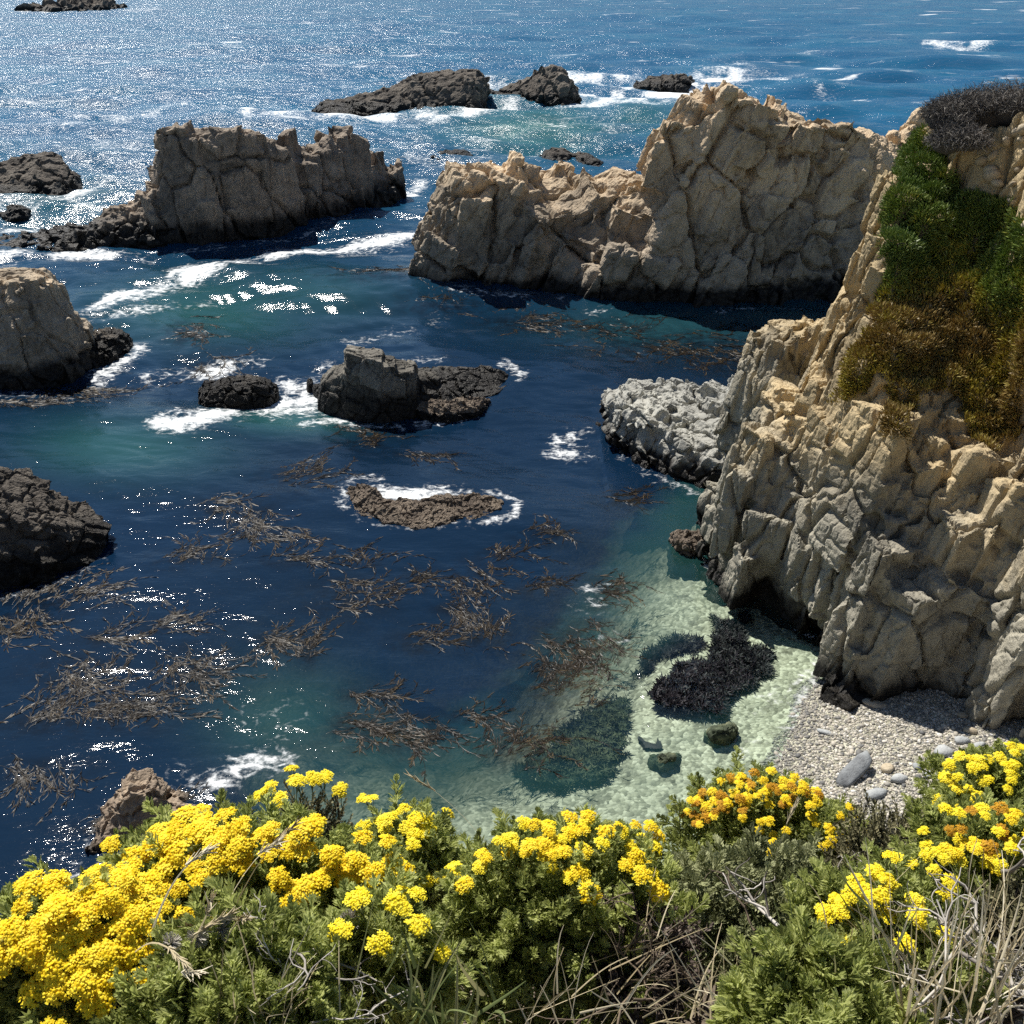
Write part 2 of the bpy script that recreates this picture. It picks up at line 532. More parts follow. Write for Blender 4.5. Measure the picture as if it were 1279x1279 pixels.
rock('rocky_headland', [S(HL), S(BUT[:3]), S(BUT[3:])],
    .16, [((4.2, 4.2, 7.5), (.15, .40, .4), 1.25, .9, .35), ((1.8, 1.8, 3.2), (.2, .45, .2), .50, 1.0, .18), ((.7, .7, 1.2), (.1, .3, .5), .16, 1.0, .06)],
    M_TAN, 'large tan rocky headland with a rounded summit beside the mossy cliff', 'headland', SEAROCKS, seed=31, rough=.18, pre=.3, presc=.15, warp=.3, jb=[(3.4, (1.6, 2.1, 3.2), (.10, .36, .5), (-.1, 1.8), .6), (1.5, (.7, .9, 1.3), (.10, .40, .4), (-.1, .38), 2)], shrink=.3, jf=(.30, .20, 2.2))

# dark reefs out to sea
LV_REEF = [((4, 4, 5), (.2, .5, .3), .8, .8, .3), ((1.6, 1.6, 2), (.1, .4, .6), .4, .9, .15)]
rock('sea_rock', [S([(393, 142, 140, 138, 1, 2, 2), (402, 142, 130, 124, 3, 5, 5), (430, 141, 128, 122, 4, 6, 6), (470, 140, 122, 112, 4, 8, 7), (505, 139, 112, 100, 5, 10, 8),
    (520, 139, 100, 90, 5, 10, 8), (560, 138, 96, 86, 5, 10, 8), (598, 138, 94, 84, 4, 8, 8), (606, 133, 108, 98, 3, 6, 5), (610, 118, 112, 110, 1, 2, 2)])],
    .4, LV_REEF, M_DARK, 'largest of the dark reefs out to sea, humped at its right end', 'rock', SEAROCKS, seed=41, rough=.5, jb=[(2.1, (1.8, 1.1, .7), (.15, .5, .3), (-.1, 1.1), 2), (1.1, (.8, .5, .3), (.15, .5, .3), (-.1, .45), 2)], shrink=.1)
rock('sea_rock', [S([(610, 122, 120, 118, 1, 2, 2), (640, 125, 110, 102, 3, 5, 5), (670, 128, 98, 90, 4, 6, 6), (690, 130, 90, 79, 4, 6, 6), (702, 130, 92, 82, 4, 6, 5), (714, 130, 108, 102, 2, 4, 4), (722, 128, 122, 120, 1, 2, 2)])],
    .4, LV_REEF, M_DARK, 'pointed dark reef with slanting strata, surf behind it', 'rock', SEAROCKS, seed=47, rough=.4, jb=[(2.1, (1.8, 1.1, .7), (.15, .5, .3), (-.1, 1.1), 2), (1.1, (.8, .5, .3), (.15, .5, .3), (-.1, .45), 2)], shrink=.1)
rock('sea_rock', [S([(794, 109, 107, 105, 1, 2, 2), (812, 110, 99, 95, 3, 5, 5), (835, 111, 97, 92, 3, 5, 5), (858, 110, 96, 90, 3, 5, 5), (868, 106, 100, 98, 1, 2, 2)])],
    .4, LV_REEF, M_DARK, 'small low dark reef alone in white surf above the headland summit', 'rock', SEAROCKS, seed=53, rough=.4, jb=[(2.1, (1.8, 1.1, .7), (.15, .5, .3), (-.1, 1.1), 2), (1.1, (.8, .5, .3), (.15, .5, .3), (-.1, .45), 2)], shrink=.1)
rock('sea_rock', [S([(534, 201, 199, 198, .6, 1, 1), (548, 202, 192, 188, 1.5, 3, 3), (570, 202, 191, 186, 1.5, 3, 3), (584, 199, 192, 189, 1.2, 2, 2), (591, 196, 194, 192, .5, 1, 1)])],
    .25, [((1.4, 1.4, 1.4), (.1, .2, .3), .3, .8, .1)], M_DARK, 'small flat black rock awash between tall stack and headland', 'rock', SEAROCKS, seed=59, rough=.35, jb=[(1.0, (.8, .6, .4), (.15, .4, .3), (-.0, .5), 2)], shrink=.0)
rock('sea_rock', [S([(676, 206, 196, 190, 2, 3, 3), (690, 208, 188, 182, 2, 3, 3), (706, 208, 190, 186, 2, 3, 3), (716, 208, 196, 190, 2, 3, 3), (735, 210, 195, 190, 2, 3, 3), (752, 212, 204, 202, 1, 2, 2)])],
    .25, [((1.6, 1.6, 1.6), (.1, .2, .3), .45, .8, .15)], M_DARK, 'black rock peeping up behind the low end of the tan headland', 'rock', SEAROCKS, seed=61, rough=.35, jb=[(1.0, (.8, .6, .4), (.15, .4, .3), (-.0, .5), 2)], shrink=.0)
rock('sea_rock', [S([(-70, 252, 215, 205, 5, 9, 6), (0, 250, 212, 200, 5, 9, 6), (30, 249, 208, 192, 5, 9, 6), (55, 247, 204, 188, 4, 8, 6), (80, 246, 216, 202, 3, 6, 5), (102, 238, 230, 226, 1, 2, 2)])],
    .25, [((2.6, 2.6, 3.4), (.2, .5, .3), .6, .8, .25), ((1.0, 1.0, 1.3), (.1, .4, .6), .3, .9, .1)], M_DARK, 'dark jagged rock at left edge, surf around its foot', 'rock', SEAROCKS, seed=67, rough=.3, jb=[(1.6, (1.1, .8, .6), (.2, .5, .3), (-.1, .9), 2), (.8, (.5, .35, .3), (.2, .5, .3), (-.1, .35), 2)], shrink=.1)
rock('sea_rock', [S([(2, 271, 268, 266, .6, 1, 1), (12, 273, 262, 258, 1, 2, 2), (24, 273, 261, 257, 1, 2, 2), (36, 270, 266, 264, .5, 1, 1)])],
    .2, [((1.0, 1.0, 1.0), (.1, .2, .3), .25, .8, .1)], M_DARK, 'tiny black rock in surf just below the jagged rock', 'rock', SEAROCKS, seed=71, rough=.2)
rock('islet', [S([(28, 13, 12.4, 12, 3, 5, 6), (55, 13.5, 10, 7, 10, 20, 16), (75, 14, 5, -2, 15, 30, 20), (100, 14, 2, -6, 15, 30, 20), (125, 13.5, 3, -4, 15, 30, 20), (142, 12.5, 7, 4, 10, 20, 16), (156, 11, 9.5, 9, 4, 6, 6)])],
    1.1, [((9, 9, 10), (.2, .5, .3), 2.0, .8, .8), ((3.5, 3.5, 4), (.1, .4, .6), 1.0, .9, .4)], M_DARK, 'farthest rock, a low islet on the horizon side of the sea', 'islet', SEAROCKS, seed=73, rough=1.2)

# left stack
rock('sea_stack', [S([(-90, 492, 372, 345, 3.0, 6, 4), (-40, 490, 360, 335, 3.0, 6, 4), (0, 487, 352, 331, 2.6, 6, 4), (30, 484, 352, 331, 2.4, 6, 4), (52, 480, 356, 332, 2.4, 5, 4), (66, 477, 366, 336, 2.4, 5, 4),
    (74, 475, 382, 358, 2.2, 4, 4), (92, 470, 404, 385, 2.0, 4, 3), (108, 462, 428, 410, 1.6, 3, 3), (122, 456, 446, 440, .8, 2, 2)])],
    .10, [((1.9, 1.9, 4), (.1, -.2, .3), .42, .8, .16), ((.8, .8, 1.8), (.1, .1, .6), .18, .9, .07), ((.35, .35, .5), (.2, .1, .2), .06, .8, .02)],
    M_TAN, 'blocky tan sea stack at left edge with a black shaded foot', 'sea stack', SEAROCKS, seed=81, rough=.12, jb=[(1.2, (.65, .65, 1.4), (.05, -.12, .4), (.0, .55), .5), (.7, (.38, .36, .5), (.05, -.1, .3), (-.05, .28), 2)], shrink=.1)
rock('sea_rock', [S([(100, 458, 430, 412, 1.2, 3, 2), (118, 455, 426, 411, 1.5, 3, 2), (140, 450, 424, 410, 1.5, 3, 2), (156, 440, 424, 416, 1.2, 2, 2), (166, 431, 426, 423, .5, 1, 1)])],
    .09, [((1.0, 1.0, 1.0), (.1, .3, .3), .26, .8, .1), ((.45, .45, .45), (.1, .1, .6), .12, .9, .04)], M_DARK, 'low dark ledge jutting right from foot of the blocky tan stack', 'rock', SEAROCKS, seed=83, rough=.14, jb=[(.6, (.45, .35, .25), (.1, .3, .3), (-.05, .32), 2), (.35, (.2, .16, .14), (.1, .3, .3), (-.05, .1), 2)], shrink=0.1)
# mid cove rocks
rock('sea_rock', [S([(247, 500, 494, 488, .5, 1, 1), (256, 505, 484, 476, .8, 1.8, 1.4), (285, 507, 480, 468, .8, 2.2, 1.6), (315, 507, 480, 467, .8, 2.2, 1.6), (335, 501, 482, 472, .7, 1.8, 1.4), (347, 492, 486, 482, .4, .8, .8)])],
    .07, [((1.1, 1.1, 1.0), (.1, .3, .3), .25, .8, .1), ((.45, .45, .4), (.1, .1, .6), .09, .9, .04)], M_DARK, 'low rounded brown rock in the cove, white water on both sides', 'rock', SEAROCKS, seed=87, rough=.12, jb=[(.6, (.5, .4, .25), (.1, .2, .3), (-.05, .12), 2), (.35, (.22, .18, .14), (.1, .2, .3), (-.05, .07), 2)], shrink=0.1)
rock('sea_rock', [S([(396, 503, 498, 494, .4, .8, .8), (404, 507, 478, 468, .5, 1.5, 1.2), (420, 511, 470, 455, .5, 1.8, 1.4), (430, 514, 464, 452, .5, 1.8, 1.4)]),
    S([(431, 514, 440, 432, .3, 2.2, 2), (455, 517, 446, 434, .3, 2.2, 2), (478, 520, 452, 438, .3, 2.2, 2)]),
    S([(470, 520, 458, 440, .5, 2.0, 2), (494, 518, 458, 443, .4, 2.0, 2)]), S([(494, 518, 466, 446, .5, 2.2, 2), (517, 514, 464, 450, .4, 2.0, 2), (521, 512, 470, 458, .4, 1.6, 1.6)]),
    S([(515, 512, 472, 458, 1.4, 3.2, 1.5), (555, 504, 474, 457, 1.6, 3.2, 1.2), (600, 496, 478, 457, 1.5, 3.0, 1), (622, 490, 482, 460, 1.0, 2.4, .8), (635, 480, 476, 468, .6, 1.2, .6)])],
    .06, [((1.5, 1.5, 1.3), (.1, .35, .5), .13, .6, .06), ((.6, .6, .5), (.1, .3, .6), .07, .8, .03)], M_SLAB, 'stepped grey-black rock with a tilted flat slab in mid cove', 'rock', SEAROCKS, seed=91, rough=.06, relaxn=1)
rock('sea_rock', [S([(518, 512, 506, 503, .3, .6, .5), (535, 517, 506, 499, .4, .9, .6), (570, 518, 508, 498, .4, .9, .6), (598, 513, 502, 496, .4, .8, .6), (612, 504, 499, 497, .3, .5, .4)])],
    .06, [((.5, .5, .4), (.1, .3, .5), .13, .8, .05), ((.22, .22, .2), (.1, .3, .6), .06, .8, .02)], M_MUSSEL, 'low brown barnacled ledge before the stepped grey-black rock', 'rock', SEAROCKS, seed=93, rough=.1)
for px, py, r_, lab in ((387, 479, 4.5, 'upper of two small black stones in foam left of the stepped rock'), (396, 485, 5.5, 'lower of two small black stones in foam left of the stepped rock')):
    rock('sea_stone', [S([(px - r_, py, py - 3, py - 4, .1, .2, .2), (px - r_ * .5, py + 2, py - 4, py - 7, .2, .4, .3), (px + r_ * .5, py + 2, py - 4, py - 7, .2, .4, .3), (px + r_, py, py - 3, py - 4, .1, .2, .2)])],
        .05, [((.4, .4, .4), (.1, .3, .5), .06, .8, .02)], M_DARK, lab, 'stone', 'small stones in the foam', seed=95, rough=.05)
# mussel reef, nearly awash, a bent bar
def flatten(P):
    P = P.copy(); P[:, 2] = np.where(P[:, 2] > 0, P[:, 2] * .8, P[:, 2]); return P
rock('reef', [S([(430, 622, 620, 614, .2, .6, .4), (436, 634, 628, 606, .4, 1.6, .4), (452, 646, 638, 603, .4, 2.0, .5), (466, 652, 644, 608, .4, 1.9, .4), (480, 659, 650, 621, .4, 1.9, .4), (510, 662, 652, 624, .4, 2.0, .4), (545, 660, 650, 619, .4, 2.1, .5),
    (585, 654, 645, 617, .4, 2.0, .5), (610, 650, 641, 618, .4, 1.7, .5), (626, 640, 632, 623, .3, .9, .4), (633, 632, 629, 627, .2, .4, .3)])],
    .05, [((.9, .9, .6), (.1, .1, .5), .10, .8, .05), ((.22, .22, .2), (.1, .3, .6), .07, .8, .03)], M_MUSSEL, 'curved brown mussel-covered reef barely above the water in mid cove', 'reef', SEAROCKS, seed=97, rough=.08)
# near left rock
rock('sea_rock', [S([(-120, 745, 640, 570, 1.5, 5, 3), (-50, 742, 645, 574, 1.5, 5, 3), (0, 736, 645, 580, 1.4, 5, 3), (30, 730, 650, 590, 1.3, 4.5, 3), (60, 722, 655, 606, 1.2, 4, 2.5), (95, 710, 662, 634, 1.0, 3, 2), (120, 695, 662, 648, .8, 2, 1.5), (138, 678, 668, 664, .4, .8, .6)])],
    .065, [((1.5, 1.5, 1.2), (.3, .4, .3), .30, .9, .10), ((.6, .6, .5), (.1, .5, .6), .15, .9, .05), ((.25, .25, .25), (.2, .1, .2), .05, .8, .02)],
    M_DARK, 'cracked dark grey rock at left edge of the cove, nearest on that side', 'rock', SEAROCKS, seed=101, rough=.1, jb=[(.95, (.75, .55, .3), (.25, .42, .3), (-.05, .5), 2), (.45, (.3, .22, .14), (.25, .42, .3), (-.05, .2), 2)], shrink=.1)
# grey outcrop at the foot of the cliff
rock('rock_outcrop', [S([(759, 538, 500, 490, .5, 1.6, 1.5), (770, 556, 505, 478, .6, 2.6, 2), (790, 572, 515, 474, .8, 4, 2.5), (815, 582, 528, 473, 1.0, 5.5, 3), (845, 594, 545, 474, 1.2, 7, 3),
    (875, 606, 560, 476, 1.4, 8, 3), (905, 614, 560, 478, 1.6, 8, 3), (935, 620, 540, 478, 2.0, 7, 3), (965, 624, 530, 470, 2.6, 7, 3), (990, 630, 530, 462, 3, 7, 3)])],
    .08, [((1.7, 1.7, 1.6), (.25, .42, .6), .12, .9, .20), ((.8, .8, .8), (.25, .42, .2), .07, .9, .10)],
    M_GREY, 'pale grey jointed outcrop reaching into the cove from the cliff foot', 'rock', SEAROCKS, seed=107, rough=.08, jb=[(1.5, (1.1, .9, .6), (.25, .42, .6), (.05, .75), 2), (.9, (.6, .5, .3), (.25, .42, .6), (-.05, .3), 2)], shrink=0.2)
rock('sea_rock', [S([(837, 680, 674, 670, .2, .5, .4), (845, 692, 674, 662, .3, 1.0, .6), (862, 696, 676, 660, .3, 1.2, .7), (878, 692, 676, 664, .3, 1.0, .6), (886, 684, 678, 673, .2, .5, .4)])],
    .05, [((.5, .5, .5), (.1, .3, .3), .14, .8, .05), ((.2, .2, .2), (.1, .1, .6), .06, .9, .02)], M_MUSSEL, 'small purple-brown weedy rock in the shallows at the cliff foot', 'rock', SEAROCKS, seed=109, rough=.08)
# near rock poking up by the yellow flowers
rock('sea_rock', [S([(118, 1075, 1050, 1040, .3, .8, .6), (135, 1070, 1022, 1008, .4, 1.0, .8), (152, 1068, 1000, 978, .4, 1.3, 1), (172, 1066, 985, 964, .4, 1.5, 1), (196, 1066, 985, 964, .5, 1.5, 1), (208, 1064, 1010, 998, .6, 1.5, 1), (235, 1062, 1018, 1003, .6, 1.5, 1), (262, 1056, 1034, 1022, .4, 1, .8)])],
    .045, [((.9, .9, .9), (.3, .4, .3), .22, .9, .08), ((.4, .4, .35), (.1, .5, .6), .10, .9, .03), ((.16, .16, .16), (.2, .1, .2), .03, .8, .01)],
    rock_mat('near_rock', (.36, .28, .2), (.23, .18, .135), (.09, .07, .06), wet=.4, bump=.12), 'craggy brown rock rising just beyond the yellow flowers at lower left', 'rock', SEAROCKS, seed=113, rough=.08, jb=[(.55, (.42, .28, .26), (.3, .4, .3), (-.05, .32), 2), (.28, (.18, .14, .12), (.3, .4, .3), (-.04, .08), 2)], shrink=0.1)

# ----------------------------------------------------------------------------- the cliff
def csec(px, yb, pts, back, z0=0.0):
    """upright slice of the cliff: foot at (px,yb), then (pixel y, horizontal distance behind the foot) up to the crest"""
    B = W(px, yb, z0); d0 = math.hypot(B[0], B[1]); f = np.array([B[0] / d0, B[1] / d0, 0])
    low = B - f * .4; low[2] = -2.5
    out = [low, B] + [PH(px, y, d0 + s) for y, s in pts]
    top = out[-1]
    bk = top + f * back * .6; bk[2] = top[2] * .55 if back < 12 else top[2] - 1.5
    bb = top + f * back; bb[2] = -2.5
    return out + [bk, bb]


CL = [
    csec(886, 705, [(680, .3), (665, .6), (655, .9), (645, 1.3)], 3),
    csec(900, 728, [(690, .4), (650, .9), (635, 1.5), (622, 2.2)], 4),
    csec(930, 748, [(690, .5), (640, 1.2), (600, 2.0), (575, 3.0)], 5),
    csec(962, 768, [(700, .6), (630, 1.4), (560, 2.6), (525, 3.8)], 6),
    csec(985, 774, [(700, .6), (620, 1.5), (540, 2.8), (500, 4.2)], 6),
    csec(1012, 782, [(700, .7), (610, 1.6), (520, 3.0), (480, 4.6)], 6),
    csec(1035, 792, [(700, .7), (600, 1.8), (510, 3.4), (424, 6.5)], 6),
    csec(1062, 830, [(720, .8), (600, 2.0), (490, 4.0), (382, 8.0)], 6),
    csec(1085, 858, [(735, .8), (610, 2.2), (490, 4.6), (345, 10.)], 7, .4),
    csec(1105, 861, [(740, .8), (610, 2.3), (490, 4.8), (296, 12.)], 8, .5),
    csec(1130, 863, [(740, .8), (610, 2.4), (490, 5.0), (205, 14.)], 8, .6),
    csec(1160, 866, [(740, .8), (620, 2.4), (500, 5.0), (150, 15.)], 8, .7),
    csec(1200, 874, [(745, .8), (630, 2.4), (520, 5.0), (148, 15.)], 8, .8),
    csec(1245, 888, [(755, .8), (650, 2.4), (550, 5.0), (146, 14.5)], 8, .9),
    csec(1285, 905, [(765, .6), (670, 2.0), (570, 4.6), (144, 13.5)], 8, 1.0),
    csec(1350, 945, [(790, .6), (690, 2.0), (580, 4.4), (135, 12.5)], 8, 1.1),
    csec(1440, 990, [(830, .6), (710, 2.0), (600, 4.2), (90, 11.5)], 8, 1.2)
    ]
# a jutting knob on the spur, and buttresses low on the face
KNOB = S([(930, 500, 470, 462, .6, 1.4, 1.5), (944, 520, 456, 440, .8, 2.2, 2), (962, 530, 425, 412, .8, 2.4, 2), (985, 530, 425, 409, .8, 2.4, 2), (1008, 525, 428, 414, .8, 2.4, 2), (1026, 520, 440, 424, .8, 2.2, 2)], z0=4.2)
BT1 = [csec(1062, 858, [(800, .2), (770, .6), (745, 1.0), (735, 1.8)], 3, .4), csec(1085, 864, [(800, .1), (740, .5), (700, 1.0), (690, 1.8)], 3, .5), csec(1112, 864, [(810, .2), (750, .6), (715, 1.1), (705, 1.9)], 3, .5)]
BT2 = [csec(1242, 890, [(860, .1), (800, .5), (740, 1.0), (720, 1.8)], 4, .9), csec(1275, 903, [(860, .1), (790, .5), (700, 1.0), (680, 1.8)], 4, 1.0), csec(1310, 922, [(860, .1), (800, .5), (700, 1.0), (680, 1.8)], 4, 1.0)]


def cave(P):                  # the dark hollow at the water line
    c = W(957, 765, .6)
    q = (P - c) / np.array([.75, 1.6, 1.9])
    m = np.exp(-(q * q).sum(1) * 1.2)
    f = np.array([c[0], c[1], 0]); f /= np.linalg.norm(f)
    return P + (f * 1.7)[None] * m[:, None]


CLIFF, CP, CQ = rock('cliff', [CL, KNOB, BT1, BT2], .082,
    [((1.9, 1.9, 6.0), (.06, -.16, .45), .85, .8, .25), ((.95, .95, 2.6), (.12, -.2, .3), .36, 1.0, .14), ((.42, .42, .9), (.1, -.15, .5), .11, 1.1, .05)],
    M_CLIFF, 'tall jointed tan cliff beside the pebble beach, greenery on its upper slope', 'cliff', None, 'structure', seed=131, rough=.06, pre=.15, presc=.2, warp=.25, mod=cave, jf=(.05, .10, 1.3), jb=[(1.75, (.78, .78, 2.6), (.05, .22, .5), (-.25, 1.75), .62), (.95, (.42, .42, 1.1), (.06, .22, .5), (-.1, .6), .75), (.6, (.26, .28, .45), (.1, .2, .5), (-.05, .25), .9)], shrink=.3)
CN = normals(CP, CQ, 2)

# ----------------------------------------------------------------------------- terrain: sea bed, cove shallows and pebble beach
DEPTH = [  # photograph pixel, depth of water in metres (negative: dry beach)
    (1062, 815, .12), (1020, 850, .06), (1000, 890, .02), (985, 940, 0), (965, 1000, 0), (945, 1050, 0), (930, 1090, 0), (1085, 870, -.30), (1060, 920, -.35), (1040, 1000, -.35), (1150, 880, -.75), (1130, 960, -.7), (1240, 900, -1.05), (1200, 980, -1.0), (1300, 930, -1.3), (1110, 1060, -.6), (1400, 1000, -1.8), (1300, 1080, -1.6),
    (970, 800, .38), (1000, 805, .3), (930, 770, .5), (945, 870, .3), (920, 930, .28), (890, 980, .25), (860, 1030, .3), (850, 1080, .3), (870, 900, .5), (830, 960, .5), (760, 1000, .6), (680, 1010, .6), (600, 1010, .8), (540, 1000, 1.2), (620, 1090, .6), (760, 1090, .3), (480, 1090, 1.0),
    (890, 750, .6), (870, 720, .7), (850, 760, .75), (880, 620, 1.6), (850, 640, 2.2), (895, 650, 1.2), (860, 690, 1.0), (820, 730, 1.2), (830, 800, .9), (800, 850, .8), (785, 900, .8), (775, 950, .9), (820, 690, 2.2), (780, 740, 2.4), (760, 810, 2.3), (745, 870, 1.5), (720, 940, 1.2), (640, 960, 1.5),
    (780, 650, 3.8), (720, 740, 3.8), (690, 830, 3.2), (640, 900, 2.8), (560, 940, 2.8), (340, 870, 3.6), (330, 910, 3.4), (380, 930, 3.4), (430, 990, 2.4), (280, 860, 5), (450, 860, 4.6), (470, 960, 2.4), (300, 960, 4.4), (180, 950, 9), (60, 950, 10), (0, 1100, 10), (120, 820, 10),
    (250, 760, 9), (500, 760, 9), (620, 700, 9), (700, 640, 8), (820, 600, 5), (560, 600, 9), (300, 600, 9), (600, 500, 9), (800, 430, 8), (400, 400, 10), (100, 500, 10), (200, 250, 12), (800, 250, 12), (600, 100, 18), (1000, 60, 18), (200, 60, 20), (-300, 700, 10), (-300, 1000, 10), (1500, 60, 18)]
DPX = np.array([(a, b) for a, b, _ in DEPTH], float); DV = np.array([math.log(c + 2.2) for *_, c in DEPTH])
def _kern(r): return np.sqrt(r * r + 900.0)
_K = _kern(np.linalg.norm(DPX[:, None] - DPX[None], axis=2))
_n = len(DV)
_A = np.zeros((_n + 1, _n + 1)); _A[:_n, :_n] = _K - np.eye(_n) * 12; _A[:_n, _n] = 1; _A[_n, :_n] = 1
_Wt = np.linalg.solve(_A, np.append(DV, 0))


def depth_at(X, Y):
    X = np.asarray(X, float); Y = np.maximum(np.asarray(Y, float), 8.0)
    u, v = project(np.stack([X, Y, X * 0], 1))
    u = np.clip(u, -500, 1600); v = np.clip(v, 0, 1250)
    d = np.full(len(u), _Wt[_n])
    for (a, b), w_ in zip(DPX, _Wt[:_n]): d = d + w_ * _kern(np.hypot(u - a, v - b))
    d = np.clip(np.exp(d) - 2.2, -3, 25)
    n = fbm(np.stack([X * .8, Y * .8, X * 0], 1), 4, 5)
    return d + np.where(d > .3, np.minimum(d, 2.0) * .22 * n, .04 * n)


def grid_faces(nr, nc):
    i, j = np.meshgrid(np.arange(nr - 1), np.arange(nc - 1), indexing='ij')
    return np.stack([i * nc + j, i * nc + j + 1, (i + 1) * nc + j + 1, (i + 1) * nc + j], -1).reshape(-1, 4)


gx = np.concatenate([np.linspace(-4000, -62, 14), np.arange(-60, 40, .35), np.linspace(41, 4000, 14)])
gy = np.concatenate([np.linspace(-200, 9, 8), np.arange(10, 75, .35), np.linspace(76, 200, 16), np.linspace(220, 20000, 12)])
GX, GY = np.meshgrid(gx, gy)
X, Y = GX.ravel(), GY.ravel()
Z = -depth_at(X, Y)
Z = np.where((np.abs(X) > 62) | (Y > 150), np.minimum(Z, -6), Z)
t = NT('seabed_ground'); P = t.pos()
vor = t.n('ShaderNodeTexVoronoi', {'Vector': P, 'Scale': 7.0}, feature='F1')
vor2 = t.n('ShaderNodeTexVoronoi', {'Vector': P, 'Scale': 2.2}, feature='F1')
peb = t.ramp(vor.outputs['Color'], [(.1, (.17, .165, .12)), (.5, (.35, .335, .25)), (.9, (.57, .545, .43))])
big = t.mr(t.noise(P, .9, 7, .7), .52, .64, 0, .7)
c = t.mix(big, peb, (.075, .07, .045))
c = t.mix(t.mr(vor2.outputs['Distance'], .1, .3, .35, 0), c, (.1, .095, .07))
hb = t.math('ADD', t.math('MULTIPLY', vor.outputs['Distance'], -.6), t.math('MULTIPLY', t.noise(P, 12, 4), .3))
bmp = t.n('ShaderNodeBump', {'Height': hb, 'Strength': .7, 'Distance': .12})
M_BED = t.done(t.n('ShaderNodeBsdfPrincipled', {'Base Color': c, 'Roughness': .8, 'Normal': bmp.outputs[0]}).outputs[0])
o = put('beach', np.stack([X, Y, Z], 1), grid_faces(len(gy), len(gx)), M_BED)
tag(o, 'pebble beach sloping down to become the sea bed of the cove', 'beach', kind='structure')

# ----------------------------------------------------------------------------- the sea
rk = np.random.default_rng(12)
def zc(cx, cy, rx, ry, n=0, brown=0.0):   # patch given in a zoomed crop
    return (250 + cx * .4457, 380 + cy * .4457, rx * .4457, ry * .4457)
KELP = [zc(270, 490, 85, 40), zc(600, 775, 60, 35), zc(760, 760, 85, 45), zc(420, 810, 105, 50), zc(250, 715, 95, 16), zc(450, 725, 65, 14), zc(190, 640, 90, 22), zc(620, 935, 75, 32), zc(800, 920, 85, 42), zc(190, 940, 30, 22),
    zc(300, 970, 25, 35), zc(480, 1090, 80, 26), zc(560, 1200, 140, 55), zc(740, 1150, 60, 22), zc(900, 1250, 95, 50), zc(960, 650, 65, 20), zc(1170, 540, 55, 22), zc(600, 410, 70, 12), zc(1000, 1000, 60, 18), zc(940, 790, 60, 18), zc(1130, 800, 45, 45), zc(150, 600, 70, 40), zc(30, 570, 40, 26), zc(690, 845, 35, 16), zc(420, 1180, 50, 40), zc(840, 700, 60, 18),
    (100, 838, 55, 20), (235, 835, 40, 32), (60, 905, 60, 14), (50, 965, 60, 12), (210, 780, 40, 8), (130, 798, 40, 8), (335, 800, 18, 10), (230, 697, 42, 10), (150, 905, 50, 10), (200, 1010, 20, 6), (120, 1040, 30, 8), (160, 880, 60, 20),
    (860, 430, 130, 22), (760, 402, 60, 10), (680, 402, 60, 8), (560, 380, 50, 8), (230, 412, 25, 12), (262, 448, 30, 10), (455, 548, 40, 12), (930, 455, 60, 14), (500, 350, 80, 8), (640, 395, 40, 6), (60, 748, 75, 20), (20, 770, 60, 16), (105, 480, 60, 8), (30, 500, 50, 8), (720, 800, 60, 30), (700, 850, 50, 30)]
rows = np.concatenate([np.arange(1400, 600, -1.8), np.arange(600, 60, -1.6), np.arange(60, -60, -1.2), np.linspace(-61, -74.2, 14)])
cols = np.concatenate([np.arange(-1500, -60, 14), np.arange(-60, 1340, 2.1), np.arange(1340, 2700, 14)])
PX, PY = np.meshgrid(cols, rows)
px, py = PX.ravel(), PY.ravel()
WP = W(px, py)
X, Y = WP[:, 0].copy(), WP[:, 1].copy()
dist = np.hypot(X, Y)
spac = np.maximum(2.1 / F * np.hypot(dist, H), 1.8 / F * (dist ** 2 + H * H) / H)
# swell and chop
calm = sstep(30, 90, dist) * .75 + .25
calm = np.where(X > 5, calm * (1 - .5 * np.exp(-((dist - 40) / 22) ** 2)), calm)
Zw = np.zeros(len(X)); farw = sstep(50, 190, dist)
rw = np.random.default_rng(5)
for k in range(96):
    lam = 0.7 * (95 / 0.7) ** (k / 95)
    th = rad(255) + rw.normal(0, .55)           # travelling mostly from the open sea towards the shore
    kx, ky = math.cos(th) * 2 * math.pi / lam, math.sin(th) * 2 * math.pi / lam
    amp = .0050 * min(lam, 24) ** .80
    vis = sstep(2.0, 4.0, lam / spac)
    if vis.max() <= 0: continue
    ph = kx * X + ky * Y + rw.uniform(0, 6.28) + .8 * np.sin(X * .05 + k) + .8 * np.sin(Y * .043 + 2 * k)
    s_ = np.sin(ph)
    Zw += amp * (1 + 1.8 * farw * (3 < lam < 40)) * vis * (s_ + .25 * np.cos(2 * ph)) * (calm if lam < 12 else calm ** .5)
dep = np.full(len(X), 14.0); nearm = (Y < 110) & (np.abs(X) < 75); dep[nearm] = depth_at(X[nearm], Y[nearm])
Zw *= np.clip(dep / .9, .05, 1)
opac = 1 - np.exp(-.30 * np.clip(dep, 0, 40))
weedy = np.exp(-((px - 885) / 95) ** 4 - ((py - 832 + .45 * (px - 885)) / 52) ** 4)       # the weed bed lies close under the surface here
weedy = np.maximum(weedy, .6 * np.exp(-((px - 718) / 85) ** 4 - ((py - 905) / 58) ** 4))
opac *= 1 - .85 * weedy


